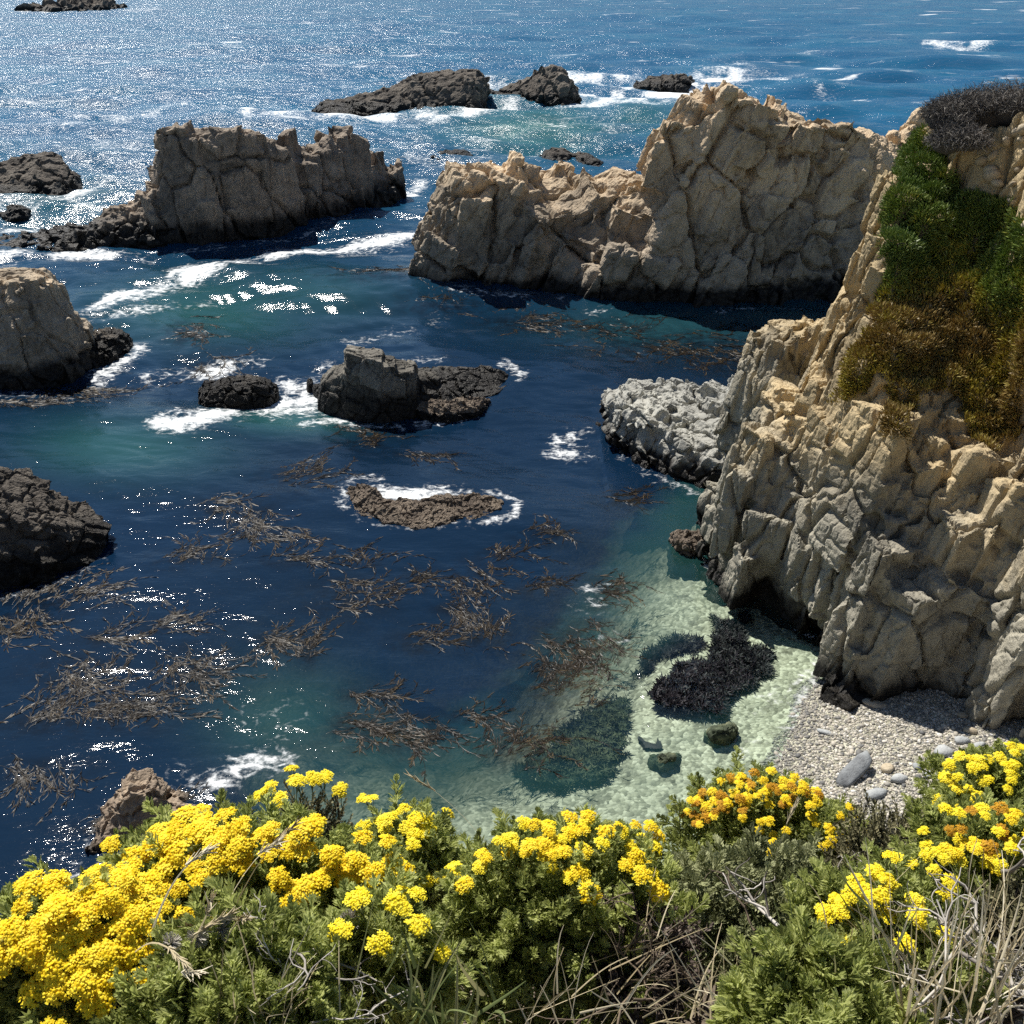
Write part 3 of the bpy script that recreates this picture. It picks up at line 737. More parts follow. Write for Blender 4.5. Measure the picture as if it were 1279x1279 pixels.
def poly_dist(line, w):       # distance in photograph pixels, the sea-surface grid carries these coordinates
    best = np.full(len(px), 9.0)
    L = np.array(line, float)
    for a, b in zip(L[:-1], L[1:]):
        x0, x1 = min(a[0], b[0]) - 4 * w, max(a[0], b[0]) + 4 * w
        y0, y1 = min(a[1], b[1]) - 4 * w, max(a[1], b[1]) + 4 * w
        m = (px > x0) & (px < x1) & (py > y0) & (py < y1)
        if not m.any(): continue
        p = np.stack([px[m], (py[m])], 1)
        ab = b - a
        tt = np.clip(((p - a) @ ab) / (ab @ ab + 1e-9), 0, 1)
        d = np.linalg.norm((p - a - tt[:, None] * ab) * np.array([.6, 1.0]), axis=1) / w
        best[m] = np.minimum(best[m], d)
    return best


FOAM = [  # polyline in photograph pixels laid out on the sea, half width, strength
    ([(-60, 336), (0, 329), (60, 320), (130, 317), (180, 322)], 7, 1.0),
    ([(95, 392), (150, 372), (200, 360), (245, 348), (300, 332), (348, 320)], 8, 1.0), ([(110, 400), (180, 388), (270, 377)], 5, .62), ([(215, 345), (265, 340), (310, 326)], 9, .9),
    ([(355, 318), (400, 314), (450, 308), (500, 302), (540, 296)], 5, .95), ([(430, 312), (500, 305)], 9, .6),
    ([(310, 148), (360, 142), (400, 136)], 6, .95), ([(395, 146), (470, 145), (560, 144), (620, 136), (640, 128)], 4.5, .95), ([(612, 108), (640, 100)], 7, .8), ([(700, 104), (740, 112), (790, 118), (840, 114), (880, 104), (910, 94)], 15, 1.0), ([(700, 128), (760, 126), (820, 118)], 8, .9), ([(720, 98), (790, 96)], 6, .9), ([(868, 100), (940, 92), (1000, 96)], 6, .6),
    ([(640, 160), (700, 165)], 7, .6), ([(640, 165), (690, 152), (760, 160)], 12, .5), ([(450, 146), (520, 150)], 6, .6),
    ([(-40, 262), (20, 256), (60, 250), (105, 240), (130, 228)], 8, .85), ([(0, 286), (40, 280)], 6, .8), ([(40, 265), (90, 255), (120, 262)], 8, .6), ([(100, 215), (150, 200), (170, 180)], 9, .45), ([(80, 160), (140, 152), (190, 143), (230, 128)], 4, .6),
    ([(490, 242), (515, 238), (525, 228)], 5, .8), ([(510, 200), (560, 206), (610, 200)], 5, .5), ([(660, 196), (690, 190)], 6, .6),
    ([(188, 468), (230, 460), (270, 456), (330, 446)], 7, .9), ([(186, 528), (225, 530), (250, 524), (285, 510)], 9, 1.0), ([(205, 515), (260, 512)], 7, .5),
    ([(330, 505), (370, 500), (420, 498)], 18, .72), ([(345, 520), (380, 524), (425, 516)], 6, .9), ([(350, 470), (375, 480), (400, 470), (410, 455)], 8, .75), ([(340, 495), (400, 490)], 7, .9),
    ([(120, 470), (150, 450), (172, 434)], 7, .8), ([(60, 490), (120, 482)], 5, .4), ([(440, 425), (540, 400)], 9, .45), ([(500, 410), (545, 398)], 7, .5),
    ([(428, 636), (430, 612), (444, 600), (470, 598)], 6, .7), ([(468, 618), (500, 624), (530, 620), (560, 616)], 9, .9), ([(430, 640), (455, 654), (500, 662), (560, 659), (620, 648)], 4, .42), ([(560, 616), (630, 618), (648, 630), (640, 646)], 4, .55), ([(600, 655), (640, 648)], 5, .6),
    ([(690, 562), (730, 566), (790, 572)], 6, .75), ([(700, 545), (740, 536), (770, 545), (790, 560)], 7, .8), ([(720, 545), (770, 562)], 12, .55), ([(640, 486), (650, 466), (630, 455)], 5, .6), ([(520, 520), (600, 515)], 4, .5), ([(500, 450), (560, 450)], 4, .6),
    ([(885, 660), (893, 690), (890, 705)], 5, .7), ([(800, 590), (860, 612), (910, 622)], 4, .4), ([(890, 715), (930, 752), (980, 780), (1050, 810)], 3, .5),
    ([(1046, 826), (1022, 846), (1005, 866), (995, 890), (985, 930)], 7, .62), ([(1030, 818), (1005, 840), (985, 862)], 4, .55), ([(960, 870), (940, 900), (930, 940)], 12, .45), ([(985, 930), (970, 980), (950, 1020)], 14, .55), ([(1010, 870), (985, 900), (960, 950)], 14, .5),
    ([(95, 1095), (120, 1065), (150, 1020), (180, 1000)], 12, .9), ([(205, 990), (230, 975), (270, 985)], 12, .62), ([(250, 1000), (300, 960), (345, 950)], 16, .72), ([(70, 1110), (110, 1080)], 8, .8),
    ([(320, 900), (370, 880), (400, 900)], 18, .33), ([(380, 900), (350, 920)], 14, .33),
    ([(528, 358), (556, 368), (620, 374), (700, 376)], 3, .5), ([(735, 388), (800, 384), (870, 388), (920, 384), (1000, 380)], 3, .42), ([(196, 312), (300, 308), (380, 294), (450, 274)], 3, .4), ([(762, 560), (800, 586), (850, 604), (900, 622)], 4, .5), ([(0, 748), (60, 732), (110, 712), (142, 684)], 5, .45), ([(0, 494), (60, 488)], 4, .45), ([(393, 510), (440, 524), (500, 526)], 4, .5), ([(245, 508), (300, 514), (345, 500)], 4, .55),
    ([(1155, 54), (1200, 58), (1240, 54)], 4, .8), ([(1000, 68), (1040, 64)], 3, .7), ([(1020, 112), (1050, 122), (1080, 124)], 4, .75), ([(1010, 120), (1060, 112)], 5, .45), ([(860, 80), (930, 84)], 5, .5),
    ([(20, 14), (60, 13.5)], 2, .7), ([(150, 14), (200, 12)], 2, .6), ([(0, 175), (60, 185), (100, 192)], 5, .4), ([(120, 180), (160, 195), (175, 210)], 8, .45),
    ([(715, 755), (770, 750), (800, 740)], 10, .42), ([(740, 800), (790, 790)], 10, .4), ([(720, 735), (760, 728)], 6, .5)]
foam = np.zeros(len(px))
for line, w, s_ in FOAM:
    d = poly_dist(line, w * 1.35)
    foam = np.maximum(foam, 1.12 * s_ * np.exp(-(d ** 2) * 1.0))
foam *= np.clip(.85 + .9 * fbm(np.stack([X * .35, Y * .22, X * 0], 1), 4, 77), .1, 1.1)
TEAL = [((670, 160), 110, 30, .9), ((600, 130), 90, 20, .5), ((800, 150), 60, 25, .6), ((250, 385), 130, 40, .55), ((380, 370), 120, 30, .35), ((150, 560), 120, 40, .5), ((360, 520), 90, 22, .6), ((60, 250), 90, 40, .35), ((360, 900), 90, 60, .45), ((850, 400), 150, 30, .35), ((1000, 390), 120, 25, .4), ((420, 200), 60, 20, .2), ((560, 980), 160, 40, .3)]
teal = np.zeros(len(px))
for (cx, cy), rx, ry, s_ in TEAL:
    teal = np.maximum(teal, s_ * np.exp(-((px - cx) / rx) ** 2 - ((py - cy) / ry) ** 2))
teal = np.maximum(teal, .8 * np.clip(1 - (dep - 1) / 3.4, 0, 1)) * (1 - weedy)
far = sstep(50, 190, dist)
weed = np.zeros(len(px))
for kx_, ky_, rx, ry in KELP:
    weed = np.maximum(weed, .85 * np.exp(-((px - kx_) / (rx * 1.25)) ** 2 - ((py - ky_ - 3) / (ry * 1.3)) ** 2))

t = NT('sea_water'); P = t.pos()
foamA, opA, tealA, farA = t.attr('foam'), t.attr('opacity'), t.attr('teal'), t.attr('far')
nbig = t.noise(P, .06, 4, .5)
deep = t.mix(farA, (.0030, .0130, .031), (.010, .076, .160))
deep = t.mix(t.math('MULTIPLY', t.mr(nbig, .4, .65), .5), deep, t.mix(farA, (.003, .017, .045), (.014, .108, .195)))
body = t.mix(tealA, deep, (.026, .105, .095))
body = t.mix(t.math('MULTIPLY', t.attr('weed'), t.mr(t.noise(P, 1.2, 6, .7), .35, .6)), body, (.0035, .006, .010))
Pm = t.n('ShaderNodeMapping', {'Vector': P, 'Rotation': (0, 0, rad(-15)), 'Scale': (.6, 1.5, 1)}).outputs[0]
w0 = t.noise(Pm, .10, 3, .6, .5)
w05 = t.noise(Pm, .23, 3, .6, .6)
w1 = t.noise(Pm, .55, 3, .55, .6)
w2 = t.noise(Pm, 1.8, 4, .6, .4)
w3 = t.noise(Pm, 7.0, 3, .6, .2)
hh = t.math('ADD', t.math('ADD', t.math('MULTIPLY', w1, t.mr(farA, 0, 1, .052, .46)), t.math('MULTIPLY', w2, t.mr(farA, 0, 1, .025, .17))), t.math('MULTIPLY', w3, t.mr(farA, 0, 1, .009, .03)))
hh = t.math('ADD', hh, t.math('ADD', t.math('MULTIPLY', w0, t.mr(farA, 0, 1, 0.0, 1.5)), t.math('MULTIPLY', w05, t.mr(farA, 0, 1, 0.0, 1.0))))
bmp = t.n('ShaderNodeBump', {'Height': hh, 'Strength': 1.0, 'Distance': 1.0})
fr = t.math('MINIMUM', t.math('MULTIPLY', t.n('ShaderNodeFresnel', {'IOR': 1.333, 'Normal': bmp.outputs[0]}).outputs[0], t.mr(farA, 0, 1, 1.0, .62)), .42)
glo = t.n('ShaderNodeBsdfGlossy', {'Color': (1, 1, 1, 1), 'Roughness': t.mr(farA, 0, 1, .06, .19), 'Normal': bmp.outputs[0]}, distribution='GGX')
dif = t.n('ShaderNodeBsdfDiffuse', {'Color': body})
tra = t.n('ShaderNodeBsdfTransparent', {'Color': (.88, .965, .925, 1)})
und = t.n('ShaderNodeMixShader', {0: opA, 1: tra.outputs[0], 2: dif.outputs[0]})
sea = t.n('ShaderNodeMixShader', {0: fr, 1: und.outputs[0], 2: glo.outputs[0]})
# foam: lacy where thin, solid where thick
Pf = t.n('ShaderNodeMapping', {'Vector': P, 'Scale': (.8, 1.0, 1)}).outputs[0]
dw = t.n('ShaderNodeMix', {0: .5, 4: Pf, 5: t.n('ShaderNodeTexNoise', {'Vector': Pf, 'Scale': 1.3, 'Detail': 4}).outputs[1]}, data_type='VECTOR').outputs[1]
v1 = t.n('ShaderNodeTexVoronoi', {'Vector': dw, 'Scale': 2.6}, feature='DISTANCE_TO_EDGE').outputs['Distance']
nf = t.noise(Pf, 2.2, 8, .72)
lace = t.math('SUBTRACT', 1.0, t.mr(v1, 0, .16, 0, 1))
fv = t.math('ADD', t.math('ADD', t.math('MULTIPLY', foamA, 1.0), t.math('MULTIPLY', t.math('SUBTRACT', nf, .5), 2.6)), t.math('MULTIPLY', lace, .30))
bub = t.noise(P, 9.0, 5, .75)
fm = t.math('MULTIPLY', t.math('MULTIPLY', t.mr(fv, .50, 1.45), t.mr(foamA, .03, .45)), t.mr(bub, .30, .58, .45, 1))
# wind-blown whitecaps on the open sea
wc = t.noise(t.n('ShaderNodeMapping', {'Vector': P, 'Rotation': (0, 0, rad(-12)), 'Scale': (.28, 1.0, 1)}).outputs[0], .16, 7, .68, .3)
fm = t.math('MAXIMUM', fm, t.math('MULTIPLY', t.mr(wc, .60, .70, 0, .65), farA))
fd = t.n('ShaderNodeBsdfDiffuse', {'Color': (.82, .84, .84, 1)})
fin = t.n('ShaderNodeMixShader', {0: fm, 1: sea.outputs[0], 2: fd.outputs[0]})
M_SEA = t.done(fin.outputs[0])
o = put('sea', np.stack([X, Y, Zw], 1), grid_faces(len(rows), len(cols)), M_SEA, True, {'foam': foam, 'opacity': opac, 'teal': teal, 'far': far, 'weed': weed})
tag(o, 'dark blue sea with surf, turning pale green over the shallows', 'sea', kind='structure')

# ----------------------------------------------------------------------------- kelp
mbk = MB()


def ribbon(xy, wd, zz, tint):
    m = len(xy)
    d = np.gradient(xy, axis=0); d /= np.linalg.norm(d, axis=1)[:, None] + 1e-9
    nrm = np.stack([-d[:, 1], d[:, 0]], 1)
    ww = wd * (np.sin(np.pi * np.linspace(.08, .97, m)) ** .6)[:, None]
    tw = rk.normal(0, .25, m) * wd
    V = np.empty((2 * m, 3)); V[0::2] = np.column_stack([xy + nrm * ww, zz + tw]); V[1::2] = np.column_stack([xy - nrm * ww, zz - tw])
    i = np.arange(m - 1)
    mbk.add(V, np.stack([2 * i, 2 * i + 1, 2 * i + 3, 2 * i + 2], 1), tint)


for kx_, ky_, rx, ry in KELP:
    n = int(9 + rx * ry * .023)
    base = rk.uniform(-.3, .5); fx, fy = rk.uniform(0, 6, 2)
    for _ in range(n):
        r_ = rk.normal(0, .5, 2)
        c = W(kx_ + r_[0] * rx, ky_ + r_[1] * ry)
        s_ = max(.85, (math.hypot(c[0], c[1]) / 40) ** .8)
        m = 12; L = rk.uniform(.9, 2.8) * s_
        p = c[:2].copy(); xy = [p]; ang = base + rk.normal(0, .25); curl = rk.normal(0, .12)
        for q in range(m - 1):
            a = ang + .8 * math.sin(p[0] * .45 + fx) + .6 * math.sin(p[1] * .4 + fy) + curl * q
            p = p + np.array([math.cos(a), math.sin(a)]) * L / m; xy.append(p)
        xy = np.array(xy); tn = rk.uniform(0, .8)
        ribbon(xy, rk.uniform(.006, .012) * s_, .02 + .02 * np.abs(np.sin(np.arange(m) * rk.uniform(.5, 1.5))), tn)
        for q in range(rk.integers(12, 24)):          # the blades along a strand, trailing with the current
            k = rk.integers(1, m - 1); dd = xy[k + 1] - xy[k]; a = math.atan2(dd[1], dd[0]) + rk.choice([-1, 1]) * rk.uniform(.05, .5)
            l_ = rk.uniform(.18, .60) * s_; t3 = np.linspace(0, 1, 4)
            aa = a + t3 * rk.normal(0, .5)
            pts = xy[k] + np.cumsum(np.stack([np.cos(aa), np.sin(aa)], 1) * l_ / 4, 0)
            ribbon(pts, rk.uniform(.010, .022) * s_, .018 + .02 * t3 * rk.uniform(-1.5, 1.0), np.clip(tn + rk.normal(0, .25), 0, 1))
KV, KF, KA = mbk.get()
# the fronds ride on the swell
t = NT('kelp_frond')
c = t.ramp(t.attr('tint'), [(0, (.005, .004, .003)), (.7, (.019, .013, .007)), (1, (.08, .056, .028))])
M_KELP = t.done(t.n('ShaderNodeBsdfPrincipled', {'Base Color': c, 'Roughness': .40, 'Specular IOR Level': .13}).outputs[0])


def water_z(x, y):            # height of the sea surface at given points (nearest grid vertex)
    D = np.stack([x, y, np.zeros(len(x))], 1)
    u, v = project(D)
    j = np.clip(np.searchsorted(cols, u), 0, len(cols) - 1)
    i = np.clip(len(rows) - 1 - np.searchsorted(rows[::-1], v), 0, len(rows) - 1)
    return Zw[i * len(cols) + j]


KV[:, 2] += water_z(KV[:, 0], KV[:, 1])
o = put('kelp', KV, KF, M_KELP, True, {'tint': KA})
tag(o, 'brown kelp fronds floating in patches all over the cove', 'kelp', kind='stuff')

# dark weed bed and boulders under the shallow water
def sunken(name, pxs, depth_top, mat, label, cat, amp=.18, vox=.09, seed=0):
    o, *_ = rock(name, [S(pxs, z0=depth_top - .3)], vox, [((.7, .7, .5), (.1, .2, .3), amp, .8, .05), ((.25, .25, .25), (0, .1, .3), amp * .5, .8, .02)], mat, label, cat, 'rocks under the shallows', seed=seed, rough=.12, mod=lambda P: np.column_stack([P[:, 0] + .35 * fbm(P * 1.3, 4, seed), P[:, 1] + .35 * fbm(P * 1.3, 4, seed + 5), np.where(P[:, 2] > depth_top - .25, depth_top - .25 + np.minimum(.2, (P[:, 2] - depth_top + .25) * .12), P[:, 2])]) if depth_top < 0 and mat is M_WEED else P)
def inside(u, v, poly):
    poly = np.array(poly, float); r_ = np.zeros(len(u), bool)
    j = len(poly) - 1
    for i in range(len(poly)):
        xi, yi = poly[i]; xj, yj = poly[j]
        r_ ^= ((yi > v) != (yj > v)) & (u < (xj - xi) * (v - yi) / (yj - yi + 1e-12) + xi)
        j = i
    return r_


def weed_tufts(poly, n, ztop, zvar, label, seed, mat=None):
    rr = np.random.default_rng(seed); poly = np.array(poly, float)
    u = rr.uniform(poly[:, 0].min() - 25, poly[:, 0].max() + 25, n * 3); v = rr.uniform(poly[:, 1].min() - 15, poly[:, 1].max() + 15, n * 3)
    c = W(u, v)
    jx, jy = 13 * fbm(c * 1.3, 4, seed), 9 * fbm(c * 1.3, 4, seed + 9)
    m = inside(u + jx, v + jy, poly); c = c[m][:n]
    V, Fq = [], []
    mb = MB()
    for k in range(7):
        a = k * 2.4; l_ = .10 + .02 * k; d = np.array([math.cos(a), math.sin(a), .35]); s2 = np.array([-math.sin(a), math.cos(a), 0]) * .022
        mb.add(np.array([d * 0, d * l_ * .5 - s2, d * l_, d * l_ * .5 + s2]), np.array([[0, 1, 2, 3]]))
    TV, TF, _ = mb.get()
    pos = c.copy(); pos[:, 2] = np.where(ztop > -.2, ztop - zvar * rr.uniform(0, 1, len(c)) - .12, .05 + zvar * rr.uniform(0, 1, len(c)) - depth_at(c[:, 0], c[:, 1]))
    V, Fq = instances(TV, TF[0], pos, np.array([[0, 0, 1.0]]) + rr.normal(0, .4, (len(c), 3)), rr.uniform(.7, 1.7, len(c)))
    o = put('weed_bed', V, Fq, mat or M_WEED, False)
    tag(o, label, 'seaweed', 'weed beds under the shallows')


weed_tufts([(800, 868), (815, 845), (850, 830), (885, 815), (893, 790), (890, 770), (925, 765), (935, 785), (925, 800), (960, 795), (972, 812), (960, 822), (965, 842), (930, 848), (912, 868), (895, 886), (860, 886), (825, 880)], 5200, .0, .25, 'dark purple bed of seaweed just under the pale shallows', 141)
weed_tufts([(640, 930), (660, 890), (700, 860), (740, 850), (785, 850), (780, 900), (765, 940), (700, 960)], 1500, -1, .45, 'murky brown seaweed bed at the edge of the deep water', 143, M_SUNKEN)
weed_tufts([(795, 790), (830, 775), (870, 780), (880, 795), (830, 805), (800, 815)], 700, -1, .2, 'small dark weed patch just up and left of the purple bed', 144)
sunken('sunken_rock', [(878, 924, 918, 914, .1, .3, .2), (890, 934, 912, 906, .1, .5, .3), (908, 934, 912, 905, .1, .5, .3), (922, 922, 914, 908, .1, .3, .2)], -.06, M_SUNKEN, 'larger mossy boulder under clear water near the pebble beach', 'rock', .08, .05, 145)
sunken('sunken_rock', [(812, 952, 948, 944, .1, .2, .2), (825, 962, 948, 942, .1, .4, .3), (840, 960, 946, 941, .1, .4, .2), (850, 950, 945, 942, .1, .2, .2)], -.1, M_SUNKEN, 'smaller mossy boulder under clear water farther from the beach', 'rock', .08, .05, 147)
sunken('sunken_rock', [(804, 930, 926, 924, .1, .2, .2), (812, 936, 926, 922, .1, .3, .2), (824, 934, 926, 922, .1, .3, .2), (831, 928, 925, 923, .1, .2, .2)], -.2, M_WEED, 'small round dark stone under clear water below the purple weed bed', 'rock', .05, .05, 149)

# ----------------------------------------------------------------------------- beach pebbles and stones
bm = bmesh.new(); bmesh.ops.create_icosphere(bm, subdivisions=2, radius=1)
ICO = np.array([v.co for v in bm.verts]); ICOF = np.array([[v.index for v in f.verts] for f in bm.faces]); bm.free()
bm = bmesh.new(); bmesh.ops.create_icosphere(bm, subdivisions=1, radius=1)
IC1 = np.array([v.co for v in bm.verts]); IC1F = np.array([[v.index for v in f.verts] for f in bm.faces]); bm.free()
rp = np.random.default_rng(21)
bx = rp.uniform(8, 26, 130000); by = rp.uniform(14, 31, 130000)
dd = depth_at(bx, by)
u, v = project(np.stack([bx, by, -dd], 1))
ok = (dd < .10) & (u < 1400) & (v < 1080) & (v > 810) & (rp.uniform(0, 1, len(bx)) < np.clip(.95 + dd * .0, 0, 1))
bx, by, dd = bx[ok], by[ok], dd[ok]
sz = rp.lognormal(-3.55, .45, len(bx))
sc = np.stack([sz * rp.uniform(.9, 1.5, len(bx)), sz, sz * rp.uniform(.4, .75, len(bx))], 1)
nz = np.stack([rp.normal(0, .2, len(bx)), rp.normal(0, .2, len(bx)), np.ones(len(bx))], 1)
PV, PF = instances(IC1, IC1F, np.stack([bx, by, -dd + sz * .15], 1), nz, sc)
tint = np.repeat(np.clip(rp.uniform(0, 1, len(bx)) * np.where(dd > -.12, .55, 1), 0, 1), len(IC1))
M_PEB = simple_mat('pebble', [(0, (.10, .10, .10)), (.25, (.22, .21, .185)), (.6, (.36, .325, .265)), (.9, (.50, .46, .39)), (1, (.62, .60, .56))], .75, attr='tint', spec=.4)
o = put('pebbles', PV, PF, M_PEB, True, {'tint': tint})
tag(o, 'small rounded grey and tan pebbles covering the beach', 'pebbles', kind='stuff')
STONES = [  # px, py, size px, aspect, colour, label
    (1066, 968, 22, .7, 0, 'tall slanting pale grey slab standing up from the pebble beach', 1.0), (1123, 974, 11, .55, 0, 'smooth oval blue-grey stone right of the slanting slab', .5), (1095, 993, 13, .5, 0, 'flat grey stone just below the oval blue-grey one on the beach', .4),
    (1178, 940, 11, .7, 0, 'dark blue-grey wedge stone near the right-hand yellow flowers', .6), (1108, 962, 8, .8, 1, 'small tan lump of stone next to the slanting slab', .7), (1148, 958, 8, .6, 0, 'small slate stone between the oval stone and the wedge stone', .5),
    (1092, 880, 18, .4, 1, 'flat yellowish slab at the shaded cliff foot', .25), (1200, 926, 9, .6, 0, 'pale grey stone amid pebbles above the wedge stone', .5), (1212, 914, 8, .6, 1, 'tan rounded stone close to the white pebble bank', .6), (1222, 931, 9, .4, 0, 'flat whitish stone beside the right-hand yellow flowers', .35), (1030, 915, 10, .4, 0, 'flat wet grey stone at the edge of the swash', .3), (1160, 968, 9, .5, 0, 'dark flat stone beneath the wedge stone', .4), (1205, 895, 9, .5, 1, 'long tan stone under the cliff shadow', .4)]
for i, (px_, py_, sp, asp, cm, lab, hz) in enumerate(STONES):
    c = W(px_, py_, .6); 
    for _ in range(3): c = W(px_, py_, -depth_at(np.array([c[0]]), np.array([c[1]]))[0])
    r_ = sp / F * np.linalg.norm(c - EYE)
    V = ICO * np.array([r_, r_ * asp * 1.1, r_ * hz * .8])
    V = np.sign(V) * np.abs(V)
    k = fbm(ICO * 1.3 + i * 7, 3, 300 + i)[:, None]
    V = V * (1 + .30 * k)
    if i == 0:
        V = np.sign(ICO) * np.abs(ICO) ** .5 * np.array([r_ * 1.25, r_ * .42, r_ * .22]) * (1 + .3 * k); V = V @ rotm(.35, -.4, .7).T
    V = V @ rotm(0, 0, rp.uniform(-.4, .4)).T
    o = put('beach_stone', V + c + np.array([0, 0, r_ * hz * .35]), ICOF, M_STONE_TAN if cm else M_STONE, True, {'block': np.full(len(V), rp.uniform(0, 1))})
    tag(o, lab, 'stone', 'larger stones on the beach')

# ----------------------------------------------------------------------------- ice plant and shrubs on the cliff
from math import cos, sin, pi


def inside(u, v, poly):
    poly = np.array(poly, float); r_ = np.zeros(len(u), bool)
    j = len(poly) - 1
    for i in range(len(poly)):
        xi, yi = poly[i]; xj, yj = poly[j]
        r_ ^= ((yi > v) != (yj > v)) & (u < (xj - xi) * (v - yi) / (yj - yi + 1e-12) + xi)
        j = i
    return r_


cu, cv = project(CP)
cu = cu + 9 * fbm(CP * .9, 3, 401); cv = cv + 9 * fbm(CP * .9, 3, 402)
ICE = [(1150, 165), (1185, 175), (1185, 235), (1215, 245), (1268, 250), (1300, 330), (1320, 460), (1285, 480), (1275, 545), (1235, 560), (1210, 545), (1200, 480), (1165, 490), (1135, 510), (1122, 545), (1108, 540), (1105, 480), (1085, 470), (1062, 500), (1045, 500), (1050, 470), (1070, 440), (1095, 410), (1105, 330), (1112, 240), (1135, 190)]
dvec = CP - EYE; dvec /= np.linalg.norm(dvec, axis=1)[:, None]
facing = (CN * dvec).sum(1) < .25
sel = np.where(inside(cu, cv, ICE) & facing & (CP[:, 1] < 55))[0]
ri = np.random.default_rng(33)
sel = ri.choice(sel, size=min(len(sel), 36000), replace=False)
mb = MB()
for k in range(5):           # one tuft: upright three-sided finger leaves
    a = k * 2.4; rr = .035 * math.sqrt(k); lean = .25 + .09 * k
    b = np.array([cos(a) * rr, sin(a) * rr, -.02]); tip = b + np.array([cos(a) * lean * .1, sin(a) * lean * .1, .12])
    mid = (b + tip) / 2
    p, q = np.array([-sin(a), cos(a), 0]) * .016, np.array([cos(a), sin(a), 0]) * .016
    mb.add(np.array([mid + p, mid - p, mid + q, tip, b]), np.array([[0, 1, 3], [1, 2, 3], [2, 0, 3], [1, 0, 4], [2, 1, 4], [0, 2, 4]]))
TV, TF, _ = mb.get(); TF = TF[0]
ns = len(sel)
dirs = CN[sel] * .8 + np.array([0, 0, .6]) + ri.normal(0, .35, (ns, 3))
hump = .26 * (fbm(CP[sel] * 1.2, 3, 405) * .5 + .75)
IV, IF_ = instances(TV, TF, CP[sel] + CN[sel] * hump[:, None] + ri.normal(0, .04, (ns, 3)), dirs, ri.uniform(1.0, 2.1, ns))
su, sv = cu[sel], cv[sel]
mix = sstep(255, 420, sv + .25 * (su - 1180)) + .35 * fbm(CP[sel] * .5, 3, 407) + ri.normal(0, .14, ns)
mix = mix - .55 * np.exp(-((su - 1265) / 40) ** 2 - ((sv - 370) / 70) ** 2)
mix = np.where(sv > 440, np.maximum(mix * .8, .45 + ri.normal(0, .28, ns)), mix)
t = NT('ice_plant_leaf')
c = t.ramp(t.attr('tint'), [(0, (.16, .23, .05)), (.3, (.25, .30, .06)), (.55, (.44, .37, .055)), (.8, (.33, .25, .065)), (1, (.28, .15, .085))])
p = t.n('ShaderNodeBsdfPrincipled', {'Base Color': c, 'Roughness': .5})
tr = t.n('ShaderNodeBsdfTranslucent', {'Color': c})
M_ICE = t.done(t.n('ShaderNodeMixShader', {0: .3, 1: p.outputs[0], 2: tr.outputs[0]}).outputs[0])
o = put('ground_cover', IV, IF_, M_ICE, False, {'tint': np.repeat(np.clip(mix, 0, .86), len(TV))})
tag(o, 'green to rust-coloured succulent mat draped over the cliff slope', 'ground cover', kind='stuff')

# dry dark shrub on the crest
def twig_mass(center, radii, n, seed, r=.012, L=.5, wild=.6, up=.4):
    rr = np.random.default_rng(seed); mb = MB()
    for _ in range(n):
        d = rr.normal(0, 1, 3); d[2] = abs(d[2]) * .8 - .1; d /= np.linalg.norm(d)
        s_ = center + d * radii * rr.uniform(.55, 1.0)
        a = d * np.array([1, 1, 1.0]) + rr.normal(0, wild, 3) + np.array([0, 0, up]); a /= np.linalg.norm(a)
        pts = [s_]
        for k in range(3):
            a = a + rr.normal(0, .35, 3); a /= np.linalg.norm(a)
            pts.append(pts[-1] + a * L / 3 * rr.uniform(.6, 1.2))
        V, Fq = tube(pts, r, r * .4, 3)
        mb.add(V, Fq, rr.uniform(0, 1))
    return mb


M_DRY = simple_mat('dry_twig', [(0, (.05, .045, .043)), (.6, (.13, .12, .11)), (.9, (.22, .20, .18)), (1, (.42, .39, .34))], .9, attr='tint')
crest = PH(1195, 140, 46.0)
e = empty('dry_shrub', crest - np.array([0, 0, .6])); tag(e, 'dark grey dry shrub matted over the cliff top at upper right', 'shrub')
mbt = MB()
for k, (px_, py_, dd_, rx) in enumerate([(1178, 144, 45.0, .85), (1200, 140, 45.6, 1.1), (1232, 134, 46, 1.2), (1268, 132, 46, 1.3), (1186, 178, 44.0, .85), (1205, 180, 44.0, .95), (1190, 160, 44.6, .8), (1302, 136, 46, 1.2)]):
    m_ = twig_mass(PH(px_, py_, dd_), np.array([rx, rx, rx * .75]), 1700, 500 + k, .011, .32, 1.6, .0)
    V, Fs, A = m_.get(); mbt.add(V, Fs, A)
mbt.build('twigs', M_DRY, e, False)
core = MB()
for k, (px_, py_, dd_, rx) in enumerate([(1176, 148, 45.0, .66), (1197, 145, 45.6, .86), (1228, 140, 46, .95), (1265, 138, 46, 1.05), (1184, 180, 44.2, .55), (1205, 175, 44.4, .66), (1302, 136, 46, 1.05)]):
    V = ICO * (1 + .2 * fbm(ICO * 2 + k, 3, 520 + k)[:, None]) * np.array([rx, rx, rx * .7]) + PH(px_, py_, dd_)
    core.add(V, ICOF, .1)
core.build('litter_core', M_DRY, e, True)
